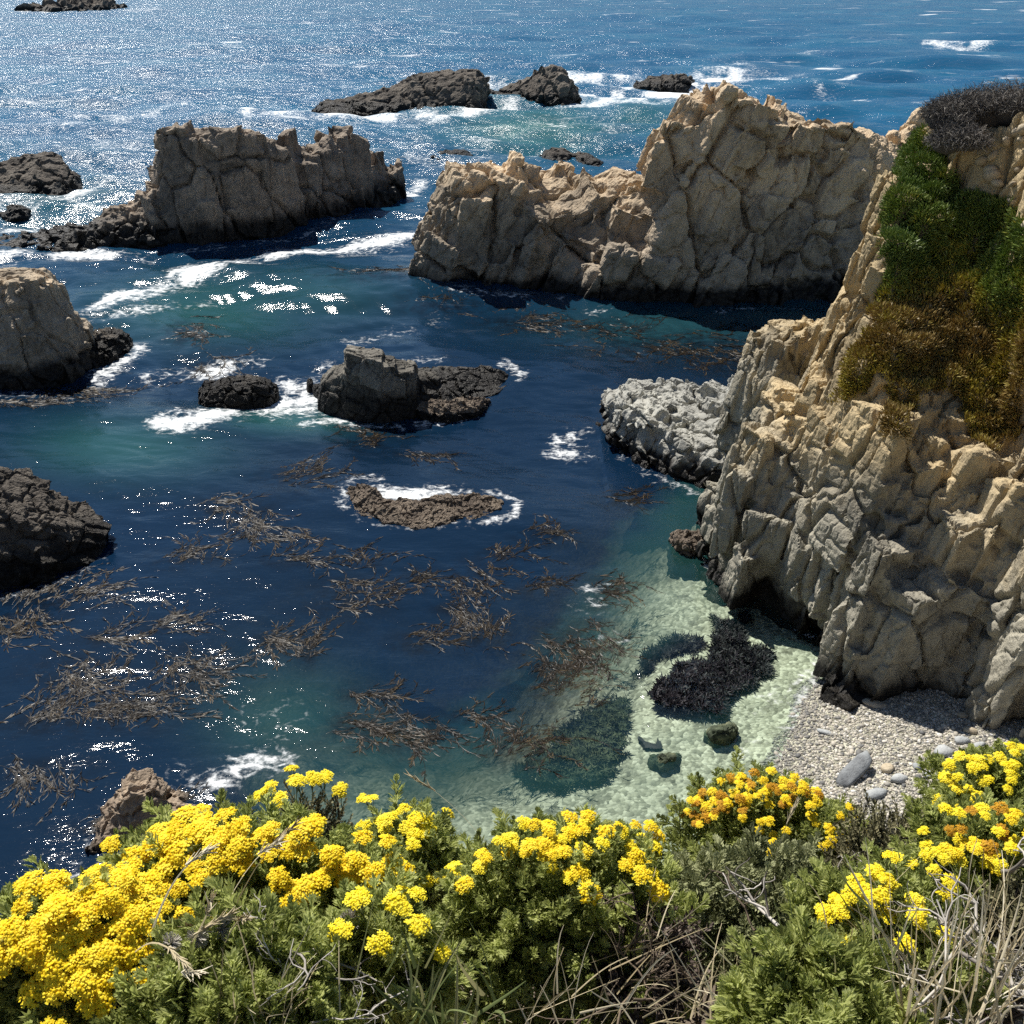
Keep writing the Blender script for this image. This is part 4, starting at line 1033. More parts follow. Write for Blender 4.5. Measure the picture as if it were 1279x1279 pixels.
# stones weathering out of the bank under the shrub
rs = np.random.default_rng(44)
zone = np.where(inside(cu, cv, [(1235, 150), (1300, 140), (1310, 300), (1262, 260), (1225, 215)]) & facing & (CP[:, 1] < 55))[0]
if len(zone) > 60:
    pick = rs.choice(zone, 60, replace=False)
    for i in pick:
        r_ = rs.uniform(.10, .30)
        V = ICO * (1 + .25 * fbm(ICO * 1.4 + i, 3, int(i) % 999)[:, None]) * np.array([r_ * 1.3, r_, r_ * .85])
        o = put('bank_stone', V @ rotm(*rs.uniform(-1, 1, 3)).T + CP[i] + CN[i] * r_ * .3, ICOF, M_STONE_TAN, True, {'block': np.full(len(V), rs.uniform(0, 1))})
        tag(o, 'pale rounded stone stuck in the bare bank below the dry shrub', 'stone', 'stones in the bare bank')

# ----------------------------------------------------------------------------- hillside under the camera
hx = np.linspace(-16, 16, 140); hy = np.concatenate([np.linspace(-30, -1, 12), np.linspace(-.8, 4.5, 60), np.linspace(4.7, 15, 40)])
GX, GY = np.meshgrid(hx, hy); X, Y = GX.ravel(), GY.ravel()


def ground_z(x, y):
    x = np.asarray(x, float); y = np.asarray(y, float)
    z = np.where(y < 0, 25 - 1.55 - .25 * y, 25 - 1.55 - .50 * y)
    z = np.where(y > .7, 25 - 1.9 - .82 * (y - .7), z)
    z = np.where(y > 3.6, 25 - 4.28 - 2.0 * (y - 3.6), z)
    z = z - .5 * np.abs(x) ** 1.3 * (x < 0) - .05 * np.abs(x) * (x > 0)
    return z + .06 * fbm(np.stack([x * 1.6, y * 1.6, x * 0], 1), 4, 601)


M_SOIL = simple_mat('soil', [(.3, (.05, .038, .026)), (.55, (.13, .10, .07)), (.72, (.24, .19, .135))], .95, 14, bump=.03)
o = put('hillside', np.stack([X, Y, np.maximum(ground_z(X, Y), -2)], 1), grid_faces(len(hy), len(hx)), M_SOIL)
tag(o, 'steep brown hillside falling away under the flowering bushes', 'hillside', kind='structure')

# ----------------------------------------------------------------------------- flowering bushes
def leaf_shoot(seed, n=18, L=.12, ll=.034, lobes=True, wid=.0042):
    rr = np.random.default_rng(seed); mb = MB()
    V, Fq = tube([(0, 0, 0), (.002, .001, L * .5), (0, .003, L)], .0018, .001, 3); mb.add(V, Fq, .25)
    for k in range(n):
        h = L * (.12 + .9 * k / n); a = k * 2.39996 + rr.normal(0, .2)
        out = 1.05 - .75 * (k / n) + rr.normal(0, .12)
        d = np.array([cos(a) * sin(out), sin(a) * sin(out), cos(out)]); s_ = np.array([-sin(a), cos(a), 0])
        nn = np.cross(d, s_); l_ = ll * rr.uniform(.7, 1.15) * (.75 + .5 * sin(pi * k / n))
        b = np.array([0, 0, h])
        def blade(b, d, l_, w_):
            s2 = np.cross(d, nn); m = b + d * l_ * .55 + nn * l_ * .06
            mb.add(np.array([b, m - s2 * w_, b + d * l_ - nn * l_ * .05, m + s2 * w_]), np.array([[0, 1, 2, 3]]), rr.uniform(.3, 1))
        blade(b, d, l_, wid)
        if lobes:
            for sg in (-1, 1):
                d2 = d * cos(.65) + s_ * sg * sin(.65)
                blade(b + d * l_ * .35, d2, l_ * .5, wid * .75)
                blade(b + d * l_ * .6, d2, l_ * .36, wid * .7)
    V, Fs, A = mb.get()
    return V, Fs[0], A        # quads only


SHOOTS = [leaf_shoot(700 + k) for k in range(4)]
SMALL = [leaf_shoot(720 + k, 14, .08, .014, False, .004) for k in range(3)]


def cluster_mesh(seed, orange=0.0):
    rr = np.random.default_rng(seed); mb = MB(); fm_ = []
    n = 30
    for k in range(n):
        r_ = .029 * math.sqrt((k + .5) / n); a = k * 2.39996 + rr.normal(0, .15)
        c = np.array([cos(a) * r_, sin(a) * r_, .012 - 9.0 * r_ * r_ + rr.normal(0, .0016)])
        up = np.array([cos(a) * r_ * 14, sin(a) * r_ * 14, 1]) + rr.normal(0, .15, 3); up /= np.linalg.norm(up)
        R_ = rr.uniform(.0040, .0058)
        x = np.cross(up, [0.3, .9, .1]); x /= np.linalg.norm(x); y = np.cross(up, x)
        an = np.arange(7) * 2 * pi / 7
        ring = lambda q, z: c + (x * np.cos(an)[:, None] + y * np.sin(an)[:, None]) * R_ * q + up * R_ * z
        V = np.concatenate([ring(.45, -1.0), ring(.95, -.1), ring(.8, .28), ring(.4, .42), [c + up * R_ * .46]])
        f4 = []
        for q in range(3):
            for j in range(7): f4.append((q * 7 + j, q * 7 + (j + 1) % 7, (q + 1) * 7 + (j + 1) % 7, (q + 1) * 7 + j))
        f3 = [(21 + j, 21 + (j + 1) % 7, 28) for j in range(7)]
        tn = rr.uniform(.2, .8)
        mb.add(V, [np.array(f4), np.array(f3)], np.concatenate([np.full(7, tn - .2), np.full(7, tn), np.full(15, tn + .15)]))
        fm_ += [0]
        # short ray petals
        pv, pf = [], []
        for j in range(6):
            b = an[j] + rr.normal(0, .2); dr = x * cos(b) + y * sin(b); s_ = np.cross(up, dr)
            o0 = c + dr * R_ * .8
            pv += [o0 - s_ * R_ * .3, o0 + s_ * R_ * .3, o0 + dr * R_ * 1.0 + s_ * R_ * .38 + up * R_ * .1, o0 + dr * R_ * 1.0 - s_ * R_ * .38 + up * R_ * .1]
            pf.append([4 * j, 4 * j + 1, 4 * j + 2, 4 * j + 3])
        mb.add(np.array(pv), np.array(pf), tn + .1)
    V, Fs, A = mb.get()
    nv0 = len(V)
    # stalks
    sb = MB()
    for k in range(7):
        a = k * .9; r_ = .017
        P0 = np.array([0, 0, -.07]); P1 = np.array([cos(a) * r_, sin(a) * r_, .004])
        sb.add(*tube([P0, (P0 + P1) / 2 + np.array([cos(a), sin(a), 0]) * -.003, P1], .0012, .0009, 3), .0)
    sb.add(*tube([(0, 0, -.16), (.003, 0, -.11), (0, 0, -.07)], .002, .0016, 4), .0)
    V2, F2, A2 = sb.get()
    me = mesh_from('flower_cluster', np.concatenate([V, V2]), Fs + [F2[0] + nv0], True, {'tint': np.clip(np.concatenate([A, A2]), 0, 1)})
    nf = len(me.polygons); ns_ = len(F2[0])
    mi = np.zeros(nf, np.int32); mi[nf - ns_:] = 1
    me.polygons.foreach_set('material_index', mi)
    return me


def petal_mat(name, a, b, c):
    return simple_mat(name, [(0, a), (.5, b), (1, c)], .6, attr='tint', spec=.2, transl=.22)


M_YEL = petal_mat('yellow_petal', (.78, .50, .006), (.88, .65, .015), (.93, .75, .05))
M_YEL2 = petal_mat('lemon_petal', (.76, .57, .01), (.88, .72, .02), (.93, .81, .07))
M_ORA = petal_mat('faded_petal', (.28, .12, .008), (.48, .24, .012), (.66, .38, .02))
M_STEM = simple_mat('green_stem', [(.3, (.10, .13, .04)), (.7, (.17, .19, .07))], .7, 30)
M_LEAF = simple_mat('yarrow_leaf', [(0, (.12, .14, .035)), (.5, (.37, .41, .12)), (1, (.62, .65, .26))], .6, attr='tint', spec=.3, transl=.6)
M_LEAFG = simple_mat('grey_leaf', [(0, (.12, .13, .06)), (.5, (.27, .285, .14)), (1, (.42, .43, .24))], .7, attr='tint', spec=.2, transl=.25)
M_LEAFB = simple_mat('olive_leaf', [(0, (.06, .055, .03)), (.5, (.17, .16, .085)), (1, (.30, .27, .15))], .7, attr='tint', spec=.2, transl=.2)
M_DEAD = simple_mat('dead_leaf', [(0, (.04, .03, .025)), (.5, (.11, .085, .07)), (1, (.22, .18, .15))], .9, attr='tint', spec=.1, transl=.1)
M_WOOD = simple_mat('woody_stem', [(0, (.06, .045, .03)), (1, (.16, .12, .085))], .9, attr='tint')
M_PALE = simple_mat('bleached_twig', [(0, (.16, .14, .12)), (.6, (.36, .33, .29)), (1, (.55, .51, .45))], .85, attr='tint')
M_STRAW = simple_mat('straw_blade', [(0, (.34, .27, .15)), (.6, (.60, .51, .33)), (1, (.76, .69, .52))], .7, attr='tint', transl=.25)
M_GRASS = simple_mat('green_blade', [(0, (.07, .10, .03)), (.6, (.16, .19, .07)), (1, (.36, .33, .16))], .6, attr='tint', transl=.3)
CLM = {}
for nm, mt in (('y', M_YEL), ('l', M_YEL2), ('o', M_ORA)):
    CLM[nm] = []
    for k in range(4):
        me = cluster_mesh(800 + k)
        me.materials.append(mt); me.materials.append(M_STEM)
        CLM[nm].append(me)
rf = np.random.default_rng(91)


def ell_hit(px_, py_, c, r_):  # where a sight line meets the dome of a bush; nearest approach if it misses
    d = ray(px_, py_); d /= np.linalg.norm(d)
    o_ = (EYE - c) / r_; dd_ = d / r_
    a = dd_ @ dd_; b = o_ @ dd_; cc = o_ @ o_ - 1
    disc = b * b - a * cc
    s_ = (-b - math.sqrt(disc)) / a if disc > 0 else -b / a
    return EYE + d * s_


def poisson(poly, step):
    poly = np.array(poly, float); lo, hi = poly.min(0), poly.max(0); out = []
    for _ in range(int((hi - lo).prod() / step ** 2 * 14)):
        p = rf.uniform(lo, hi)
        if not inside(np.array([p[0]]), np.array([p[1]]), poly)[0]: continue
        if all((p[0] - q[0]) ** 2 + ((p[1] - q[1]) * 1.15) ** 2 > step ** 2 for q in out): out.append(p)
    return out


def bush(label, top, slant, radii, nshoot, areas, leafmat=M_LEAF, shoots=SHOOTS, drop=.0, lens=(.65, 1.05), cat='flowering shrub', name='yellow_yarrow_shrub', dead=0, group='flowering shrubs on the slope', csize=1.0, lean=(0, -.15)):
    r_ = np.array(radii)
    ext = math.hypot(r_[1] * sP, r_[2] * cP) * F / slant
    c = PS(top[0], top[1] + ext, slant)
    gz = float(ground_z([c[0]], [c[1]])[0])
    e = empty(name, (c[0], c[1], min(gz, c[2] - .1))); tag(e, label, cat, group)
    n = nshoot
    d = rf.normal(0, 1, (n, 3)); d[:, 2] = np.where(d[:, 2] < -.35, -d[:, 2], d[:, 2]); d /= np.linalg.norm(d, axis=1)[:, None]
    rr = np.where(rf.uniform(0, 1, n) < .7, rf.uniform(.80, 1.0, n), rf.uniform(.45, .8, n))
    lump = 1 + .16 * fbm(d * 2.2 + top[0] * .01, 3, int(top[0]))
    pos = c + d * r_ * (rr * lump)[:, None]
    keep = np.ones(n, bool)
    dirs = d * .75 + np.array([lean[0], lean[1], .62]) + rf.normal(0, .28, (n, 3))
    pos = pos - dirs * .085
    VV, FF, AA = [], [], []; off = 0
    for k, (SV, SF, SA) in enumerate(shoots):
        m = (np.arange(n) % len(shoots)) == k
        V, Fq = instances(SV, SF, pos[m], dirs[m], rf.uniform(*lens, m.sum()))
        sh = rf.uniform(-.35, .35, m.sum())
        VV.append(V); FF.append(Fq + off); off += len(V)
        AA.append(np.clip(np.tile(SA, m.sum()) * .8 + np.repeat(sh, len(SV)), 0, 1))
    put('foliage', np.concatenate(VV), np.concatenate(FF), leafmat, False, {'tint': np.concatenate(AA)}, e)
    sb = MB()
    base = np.array([c[0], c[1], min(gz, c[2] - .1) - .03])
    for k in range(34):
        p1 = c + np.clip(rf.normal(0, .35, 3), -.5, .5) * r_
        p1[2] = max(p1[2], base[2] + .15)
        j = rf.integers(0, n)
        b0 = base + np.array([rf.normal(0, .06), rf.normal(0, .06), 0])
        sb.add(*tube([b0, b0 * .5 + p1 * .5 + rf.normal(0, .03, 3), p1, p1 * .35 + pos[j] * .65], .005, .002, 4), rf.uniform(0, 1))
    sb.build('stems', M_WOOD, e)
    cnt = 0; extra = []
    for area in areas:
        kind, step, polyg = area[:3]
        pts = polyg if step == 0 else poisson(polyg, step)
        for p in pts:
            h = ell_hit(p[0], p[1], c, (r_ + .012))
            up = (h - c) / r_ / r_; up /= np.linalg.norm(up)
            up = up * .55 + np.array([rf.normal(0, .18), -.22 + rf.normal(0, .18), .85])
            k2 = kind[rf.integers(0, len(kind))]
            if cnt >= 99: extra.append((h, up)); continue
            o_ = bpy.data.objects.new('flower_cluster', CLM[k2][rf.integers(0, 4)]); COL.objects.link(o_)
            o_.parent = e
            o_.location = np.array(h) - np.array(e.location) + rf.normal(0, .012, 3)
            from mathutils import Vector
            o_.rotation_mode = 'QUATERNION'
            q1 = Vector(up).to_track_quat('Z', 'Y')
            from mathutils import Quaternion
            o_.rotation_quaternion = q1 @ Quaternion((0, 0, 1), rf.uniform(0, 6.28))
            s_ = rf.uniform(.82, 1.22) * csize * (area[3] if len(area) > 3 else 1)
            o_.scale = (s_, s_, s_ * rf.uniform(.9, 1.3))
            cnt += 1
    if extra:                 # blooms past the hundredth of one shrub
        me = CLM['y'][1]; V0 = np.empty(len(me.vertices) * 3, np.float32); me.vertices.foreach_get('co', V0); V0 = V0.reshape(-1, 3)
        f4 = np.array([list(p.vertices) for p in me.polygons if len(p.vertices) == 4 and p.material_index == 0])
        f3 = np.array([list(p.vertices) for p in me.polygons if len(p.vertices) == 3 and p.material_index == 0])
        hp = np.array([a for a, b in extra]); up = np.array([b for a, b in extra]); sc = rf.uniform(.85, 1.2, len(extra)) * csize; ro = rf.uniform(0, 6.28, len(extra))
        V, F4 = instances(V0, f4, hp, up, sc, ro); _, F3 = instances(V0, f3, hp, up, sc, ro)
        tag(put('flower_mass', V, [F4, F3], M_YEL, True, {'tint': np.tile(np.full(len(V0), .6), len(extra))}, e), kind='stuff')
    return e


# big golden bush: the left shoulder, the arching middle, and neighbours
bush('golden flowering shrub massed at lower left corner, its blooms nearly touching', (95, 1122), 1.95, (.18, .16, .19), 400,
    [('y', 15.5, [(0, 1175), (30, 1122), (90, 1098), (150, 1085), (190, 1100), (195, 1150), (190, 1205), (140, 1215), (130, 1240), (80, 1230), (60, 1200), (0, 1220), (-60, 1240), (-60, 1190)]), ('y', 0, [(60, 1260), (80, 1272), (110, 1262), (125, 1240), (100, 1240)])], csize=.68)
bush('large arching golden shrub in full bloom just right of the lower left one', (310, 1028), 2.25, (.35, .20, .20), 700,
    [('y', 16.5, [(110, 1115), (140, 1075), (200, 1030), (250, 1010), (290, 1018), (330, 1035), (400, 1040), (450, 1050), (500, 1075), (505, 1100), (460, 1105), (420, 1085), (380, 1062), (330, 1060), (290, 1075), (270, 1080), (230, 1110), (190, 1130), (150, 1140)]),
     ('y', 0, [(370, 1090), (385, 1095), (365, 1110), (378, 1118), (360, 1125), (395, 1080), (435, 1098), (440, 1078), (240, 1130), (262, 1132), (200, 1130), (215, 1128), (280, 1070), (255, 1090), (300, 1060)])], csize=.70)
bush('loose shrub with a few lemon blooms standing up behind the arching golden one', (385, 975), 2.9, (.16, .14, .18), 260,
    [('l', 0, [(330, 978), (345, 985), (358, 968), (372, 972), (388, 965), (403, 963), (408, 970), (330, 995), (340, 1003), (345, 990), (425, 992), (398, 975), (320, 990), (370, 975), (415, 978)])], leafmat=M_LEAFB, shoots=SMALL, csize=.66)
bush('shrub with separate lemon heads between the arching golden one and the straw stalk', (510, 1012), 2.75, (.15, .15, .2), 380,
    [('l', 0, [(448, 1000), (460, 1010), (478, 1018), (492, 1012), (505, 1010), (515, 1020), (500, 1028), (512, 1035), (525, 1030), (530, 1045), (520, 1050), (485, 1030), (470, 1040), (490, 1042), (505, 1050), (540, 1046), (535, 1020), (476, 1030), (548, 1015), (556, 1018), (545, 1090), (560, 1100), (548, 1088)])], csize=.58)
bush('leafy green shrub with scattered bright blooms below the arching golden one', (470, 1112), 1.85, (.125, .12, .2), 340,
    [('l', 0, [(458, 1122), (447, 1118), (488, 1140), (500, 1133), (515, 1120), (512, 1108), (520, 1140), (550, 1205), (430, 1170), (475, 1195)])], csize=.55)
bush('low green shrub without blooms at bottom left between the golden ones', (310, 1150), 1.72, (.17, .13, .17), 480, [], csize=.8)
bush('big green shrub crowned with a band of yellow blooms at bottom centre', (695, 1028), 2.25, (.26, .22, .30), 900,
    [('ly', 11.5, [(585, 1080), (620, 1050), (680, 1030), (720, 1018), (745, 1020), (770, 1032), (815, 1035), (825, 1060), (800, 1062), (760, 1050), (720, 1060), (700, 1085), (670, 1080), (640, 1070), (600, 1085)], .8),
     ('ly', 0, [(735, 1088), (740, 1118), (806, 1120), (822, 1088), (826, 1066), (772, 1065), (790, 1082), (805, 1078), (818, 1050), (784, 1090), (590, 1095), (565, 1085), (548, 1092)], 1.05)], csize=.58)
bush('shrub at right of centre whose blooms have faded to rusty orange', (955, 974), 3.5, (.32, .28, .30), 800,
    [('oyy', 8, [(850, 1015), (880, 990), (930, 968), (970, 968), (1010, 980), (1030, 1000), (1000, 1010), (950, 1000), (900, 1010), (870, 1030)]), ('y', 12, [(940, 1020), (975, 1025), (985, 1045), (955, 1045), (930, 1030)]),
     ('y', 0, [(858, 1010), (866, 1022), (880, 1015), (940, 990), (960, 985), (1020, 998), (1045, 1020), (1060, 1030), (1070, 1045), (1040, 1050), (1052, 1058), (1035, 1040), (962, 1062), (1025, 1025), (1065, 1022), (1058, 1010), (1048, 1045), (1030, 1058)])], csize=.5)
bush('grey-green small-leaved shrub without flowers below the beach stones', (1110, 1000), 3.2, (.2, .2, .25), 800, [], leafmat=M_LEAFB, shoots=SMALL, name='grey_shrub', cat='shrub', group='leafy shrubs without blooms')
bush('yellow flowering shrub at right edge, highest on that side beside the beach', (1245, 938), 3.6, (.25, .22, .25), 600,
    [('l', 11, [(1165, 980), (1185, 955), (1225, 938), (1300, 930), (1320, 965), (1270, 960), (1230, 970), (1200, 985)]), ('l', 0, [(1170, 1000), (1180, 1010), (1220, 1000), (1215, 992), (1165, 998), (1190, 1012), (1262, 985), (1255, 978)])], csize=.56)
bush('yellow flowering shrub at right edge, below the highest one and above the twigs', (1245, 1018), 2.75, (.23, .2, .2), 560,
    [('lyo', 12, [(1180, 1035), (1225, 1010), (1300, 1005), (1320, 1060), (1260, 1060), (1240, 1075), (1205, 1065), (1180, 1060)]), ('l', 0, [(1155, 1046), (1150, 1060), (1162, 1055), (1172, 1070), (1128, 1075), (1140, 1070), (1190, 1075), (1245, 1070), (1230, 1080), (1290, 1085), (1185, 1020)])], csize=.50)
bush('bright green shrub with large separate lemon heads at bottom right', (1100, 1098), 2.1, (.17, .17, .22), 560,
    [('l', 0, [(1070, 1105), (1062, 1102), (1092, 1095), (1104, 1088), (1112, 1092), (1092, 1128), (1098, 1132), (1068, 1118), (1040, 1132), (1028, 1130), (1048, 1140), (1060, 1134), (1054, 1162), (1046, 1155), (1122, 1110), (1118, 1118), (1130, 1140), (1124, 1138), (1145, 1138), (1150, 1132), (1128, 1162), (1136, 1164), (1172, 1100), (1165, 1110), (1190, 1150), (990, 1182), (1008, 1188), (1000, 1180), (1044, 1205), (1198, 1110), (1082, 1098), (1036, 1124), (1050, 1128), (1014, 1178), (1180, 1105)])], csize=.47)
bush('fresh green shrub without blooms at the bottom edge right of centre', (1015, 1190), 1.7, (.125, .12, .15), 420, [('l', 0, [])], name='green_shrub', cat='shrub', group='leafy shrubs without blooms')
bush('dull green shrub thinning to bare stems below the rusty orange blooms', (940, 1055), 2.6, (.22, .2, .25), 420, [], leafmat=M_LEAFG, name='green_shrub', cat='shrub', group='leafy shrubs without blooms')
bush('brown withered shrub at the bottom centre beside the big green one', (800, 1105), 2.15, (.14, .15, .2), 420, [], leafmat=M_DEAD, shoots=SMALL, name='withered_shrub', cat='shrub', group='leafy shrubs without blooms')
bush('olive fine-leaved shrub against the right edge under the yellow ones', (1270, 1095), 2.3, (.12, .14, .18), 420, [], leafmat=M_LEAFB, shoots=SMALL, name='olive_shrub', cat='shrub', group='leafy shrubs without blooms')

# bleached branches, grasses, litter
def branches(seed, start, n, L, r, spread, mat, label, up=.5, name='dead_branches'):
    rr = np.random.default_rng(seed); mb = MB()
    for _ in range(n):
        p = start + rr.normal(0, 1, 3) * spread
        a = rr.normal(0, .7, 3) + np.array([0, -.1, up]); a /= np.linalg.norm(a)
        def grow(p, a, L, r, lev):
            pts = [p]; m = 6
            for k in range(m):
                a = a + rr.normal(0, .28, 3); a /= np.linalg.norm(a); pts.append(pts[-1] + a * L / m)
            mb.add(*tube(pts, r, r * .45, 5), rr.uniform(0, 1))
            if lev:
                for q in range(3):
                    k = rr.integers(2, m); b = a + rr.normal(0, .8, 3); grow(pts[k], b / np.linalg.norm(b), L * .5, r * .55, lev - 1)
        grow(p, a, L * rr.uniform(.5, 1.1), r * rr.uniform(.6, 1.2), 2)
    o_ = mb.build(name, mat); return tag(o_, label, 'dead branches', 'dead branches among the bushes')


branches(901, PS(1235, 1265, 1.95), 26, .20, .004, np.array([.12, .08, .07]), M_PALE, 'tangle of bleached grey branches in the bottom right corner')
branches(902, PS(395, 1240, 1.66), 9, .12, .0025, np.array([.05, .04, .05]), M_PALE, 'thin bleached branches between the golden bushes and the bottom edge')
branches(903, PS(810, 1215, 2.0), 14, .24, .003, np.array([.12, .06, .06]), M_WOOD, 'brown dead branches under the withered shrub')
branches(904, PS(1035, 1118, 2.75), 14, .07, .0022, np.array([.10, .05, .05]), M_PALE, 'pale brushwood lying behind the large lemon heads')


def grass(seed, base, n, L, w, spread, mat, label, lean=(0, 0), name='grass_tuft', seedhead=False, stiff=.9):
    rr = np.random.default_rng(seed); mb = MB()
    for _ in range(n):
        p = base + rr.normal(0, 1, 3) * spread
        a = np.array([lean[0] + rr.normal(0, .35), lean[1] + rr.normal(0, .35), stiff]); a /= np.linalg.norm(a)
        droop = np.array([rr.normal(0, .3) + lean[0] * .4, rr.normal(0, .3), -rr.uniform(.05, .35)])
        l_ = L * rr.uniform(.5, 1.15); m = 8
        pts = [p]
        for k in range(m - 1): 
            a = a + droop * .35 / 1.0 * (k / m); a /= np.linalg.norm(a); pts.append(pts[-1] + a * l_ / m)
        pts = np.array(pts); tt = np.linspace(0, 1, m)
        s_ = np.cross(a, rr.normal(0, 1, 3)); s_ /= np.linalg.norm(s_)
        ww = (w * (1 - tt) ** .7 + .0004)[:, None]
        V = np.empty((3 * m, 3)); V[0::3] = pts - s_ * ww; V[1::3] = pts + np.cross(s_, a) * ww * .5; V[2::3] = pts + s_ * ww
        i = np.arange(m - 1)
        Fq = np.concatenate([np.stack([3 * i, 3 * i + 1, 3 * i + 4, 3 * i + 3], 1), np.stack([3 * i + 1, 3 * i + 2, 3 * i + 5, 3 * i + 4], 1)])
        tn = rr.uniform(0, 1)
        mb.add(V, Fq, tn)
        if seedhead:
            for q in range(26):
                b = pts[-1] - a * l_ * .22 * (q / 26); d = a + rr.normal(0, .22, 3); d /= np.linalg.norm(d)
                mb.add(*tube([b, b + d * .012, b + d * .022], .0016, .0004, 3), min(1, tn + .2))
    o_ = mb.build(name, mat); return tag(o_, label, 'grass', 'tufts of grass on the slope')


grass(911, PS(1180, 1275, 1.72), 46, .24, .0022, np.array([.07, .04, .02]), M_STRAW, 'straw and green grass across the bottom right corner', (-.1, .1))
grass(912, PS(1120, 1250, 1.8), 26, .24, .0022, np.array([.10, .05, .03]), M_GRASS, 'green grass blades leaning over at bottom right', (-.25, .1))
grass(913, PS(830, 1285, 1.78), 20, .14, .0016, np.array([.09, .04, .02]), M_STRAW, 'dry straw grass lying along the bottom edge at centre', (.2, .0), stiff=.5)
grass(914, PS(540, 1270, 1.62), 44, .16, .0032, np.array([.045, .03, .02]), M_GRASS, 'grey-green spiky tuft at the bottom edge left of centre', (0, 0))
grass(915, PS(975, 1110, 2.5), 1, .36, .0016, np.array([.03, .03, .03]), M_STRAW, 'tall pale grass stalk standing before the rusty orange blooms', (0, 0), seedhead=True)
grass(916, PS(610, 1060, 2.55), 1, .34, .0016, np.array([.02, .02, .02]), M_STRAW, 'bent straw stalk leaning over the water beside the central bush', (-.35, 0), seedhead=True)
grass(917, PS(215, 1200, 1.72), 10, .28, .0016, np.array([.04, .03, .03]), M_STRAW, 'straw stalks with seed heads in front of the golden bush', (.3, 0), seedhead=True)
grass(918, PS(905, 1245, 1.9), 1, .2, .0016, np.array([.02, .02, .02]), M_STRAW, 'single brown grass spike upright near the bottom edge', (0, 0), seedhead=True)
grass(919, PS(775, 1205, 2.0), 14, .20, .0010, np.array([.05, .03, .02]), M_STRAW, 'thin pale straw blades arching over the withered shrub', (.5, .1), stiff=.6)
grass(920, PS(700, 1290, 1.68), 24, .15, .0010, np.array([.06, .03, .015]), M_STRAW, 'pale dry grass at the bottom edge below the big green shrub', (.2, .1), stiff=.6)
grass(921, PS(930, 1285, 1.74), 40, .15, .0010, np.array([.06, .03, .015]), M_STRAW, 'pale dry grass at the bottom edge left of the fresh green shrub', (-.3, .1), stiff=.6)
grass(922, PS(1110, 1195, 1.95), 24, .20, .0010, np.array([.05, .03, .02]), M_STRAW, 'thin straw blades among the stems of the large lemon heads', (-.2, .1))
grass(923, PS(1245, 1215, 1.9), 46, .22, .0011, np.array([.04, .02, .02]), M_STRAW, 'bleached straw standing up through the grey branch tangle', (.1, .1))
grass(924, PS(340, 1285, 1.6), 30, .13, .0010, np.array([.03, .02, .015]), M_STRAW, 'short straw blades at the bottom edge left of the spiky tuft', (.2, .1))

rl = np.random.default_rng(77); mb = MB()
lx = rl.uniform(-2, 2.2, 2600); ly = rl.uniform(.5, 3.4, 2600); lz = ground_z(lx, ly)
for x_, y_, z_ in zip(lx, ly, lz):
    a = rl.uniform(0, 6.28); l_ = rl.uniform(.03, .12)
    d = np.array([cos(a), sin(a), -.7 * sin(a) + rl.normal(0, .25)]) * l_
    p0 = np.array([x_, y_, z_ + .012])
    mb.add(*tube([p0, p0 + d * .5 + rl.normal(0, .006, 3), p0 + d], .0016, .0008, 3), rl.uniform(0, 1))
o = mb.build('litter', M_STRAW); tag(o, 'dry straw and twig litter on the soil between bushes', 'litter', kind='stuff')

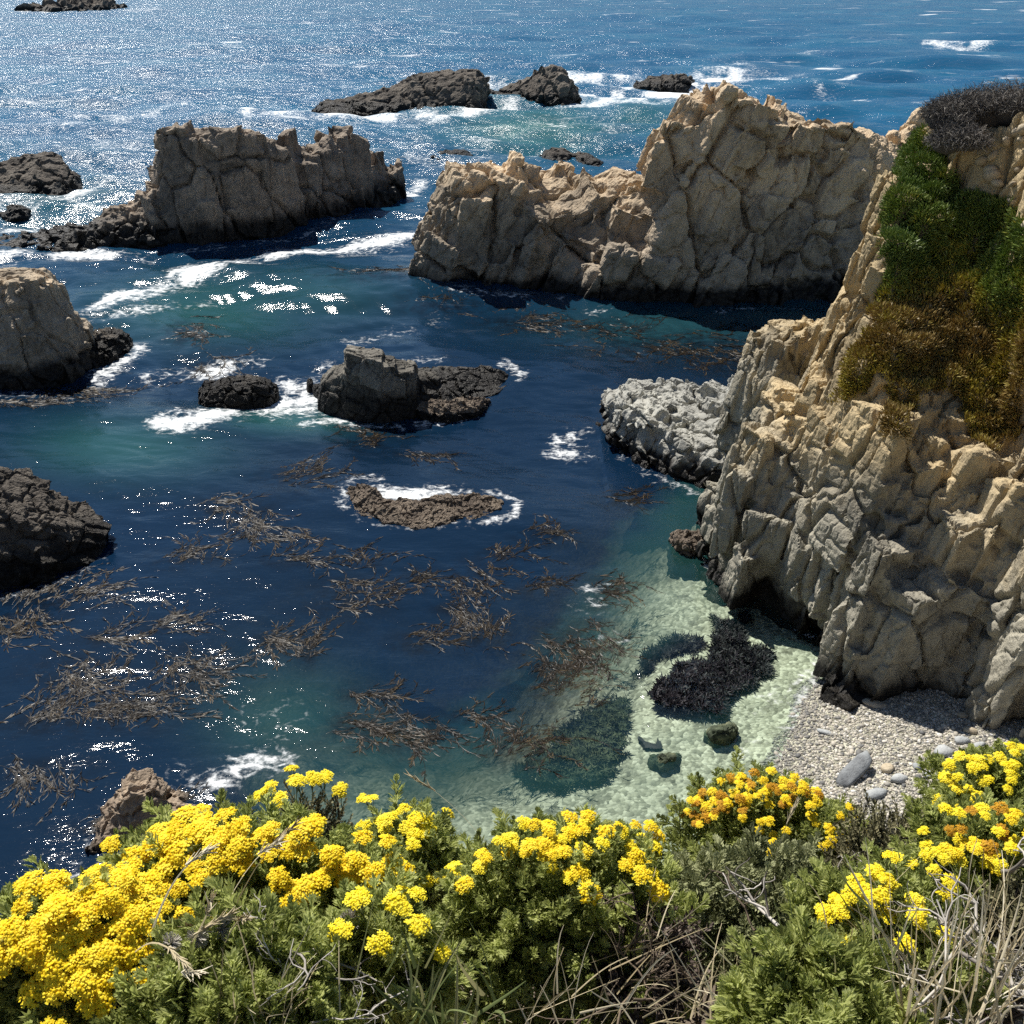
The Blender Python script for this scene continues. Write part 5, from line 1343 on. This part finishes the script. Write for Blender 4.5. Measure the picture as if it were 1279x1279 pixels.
# fluffy white seed heads
for i, (px_, py_, s_) in enumerate([(277, 1160, 1.66), (213, 1180, 1.66), (437, 1150, 1.72), (246, 1172, 1.66)]):
    c = PS(px_, py_, s_); e = empty('seed_head', c - np.array([0, 0, .12]))
    tag(e, ['white fluffy seed head, uppermost of those before the arching golden bush', 'cream seed head beside the lower left golden bush', 'pale fluffy seed head upright among the bleached branches', 'small pale seed head amid the straw stalks'][i], 'seed head', 'seed heads in the foreground')
    mb = MB(); rr = np.random.default_rng(950 + i)
    for k in range(170):
        d = rr.normal(0, 1, 3); d /= np.linalg.norm(d); d[2] *= 1.2
        mb.add(*tube([c, c + d * .010, c + d * .017], .0011, .0005, 3), .9)
    mb.build('fluff', M_PALE, e)
    mb = MB(); mb.add(*tube([c - np.array([0.01, 0, .12]), c - np.array([.004, 0, .06]), c], .0018, .0014, 4), .2); mb.build('stem', M_STEM, e)

# ----------------------------------------------------------------------------- camera, light, world
cam = bpy.data.cameras.new('camera'); co = bpy.data.objects.new('camera', cam); COL.objects.link(co)
co.location = EYE; co.rotation_euler = (rad(90) - PITCH, 0, 0)
cam.sensor_fit = 'HORIZONTAL'; cam.angle = 2 * math.atan(639.5 / F)
cam.clip_start = .05; cam.clip_end = 200000
scene.camera = co
sun = bpy.data.lights.new('sun', 'SUN'); sun.energy = 5.0; sun.angle = rad(.53); sun.color = (1, .955, .88)
so = bpy.data.objects.new('sun', sun); COL.objects.link(so)
from mathutils import Vector
so.rotation_euler = Vector(SUN_DIR).to_track_quat('Z', 'Y').to_euler()
so.location = (-20, 60, 60)
w = bpy.data.worlds.new('World'); scene.world = w; w.use_nodes = True
nt = w.node_tree; bg = nt.nodes['Background']
sk = nt.nodes.new('ShaderNodeTexSky'); sk.sky_type = 'NISHITA'; sk.sun_disc = False
sk.sun_elevation = SUN_EL; sk.sun_rotation = SUN_AZ; sk.air_density = 1.0; sk.dust_density = 0.1; sk.ozone_density = 1.9
nt.links.new(sk.outputs[0], bg.inputs[0]); bg.inputs[1].default_value = .055
scene.view_settings.view_transform = 'Standard'; scene.view_settings.look = 'None'
scene.view_settings.exposure = 0.62; scene.view_settings.gamma = 1.0
scene.cycles.use_denoising = False
scene.cycles.use_adaptive_sampling = True; scene.cycles.adaptive_threshold = .02
scene.cycles.max_bounces = 6; scene.cycles.diffuse_bounces = 4; scene.cycles.glossy_bounces = 2; scene.cycles.transparent_max_bounces = 6
scene.cycles.caustics_reflective = False; scene.cycles.caustics_refractive = False
scene.cycles.sample_clamp_indirect = 4
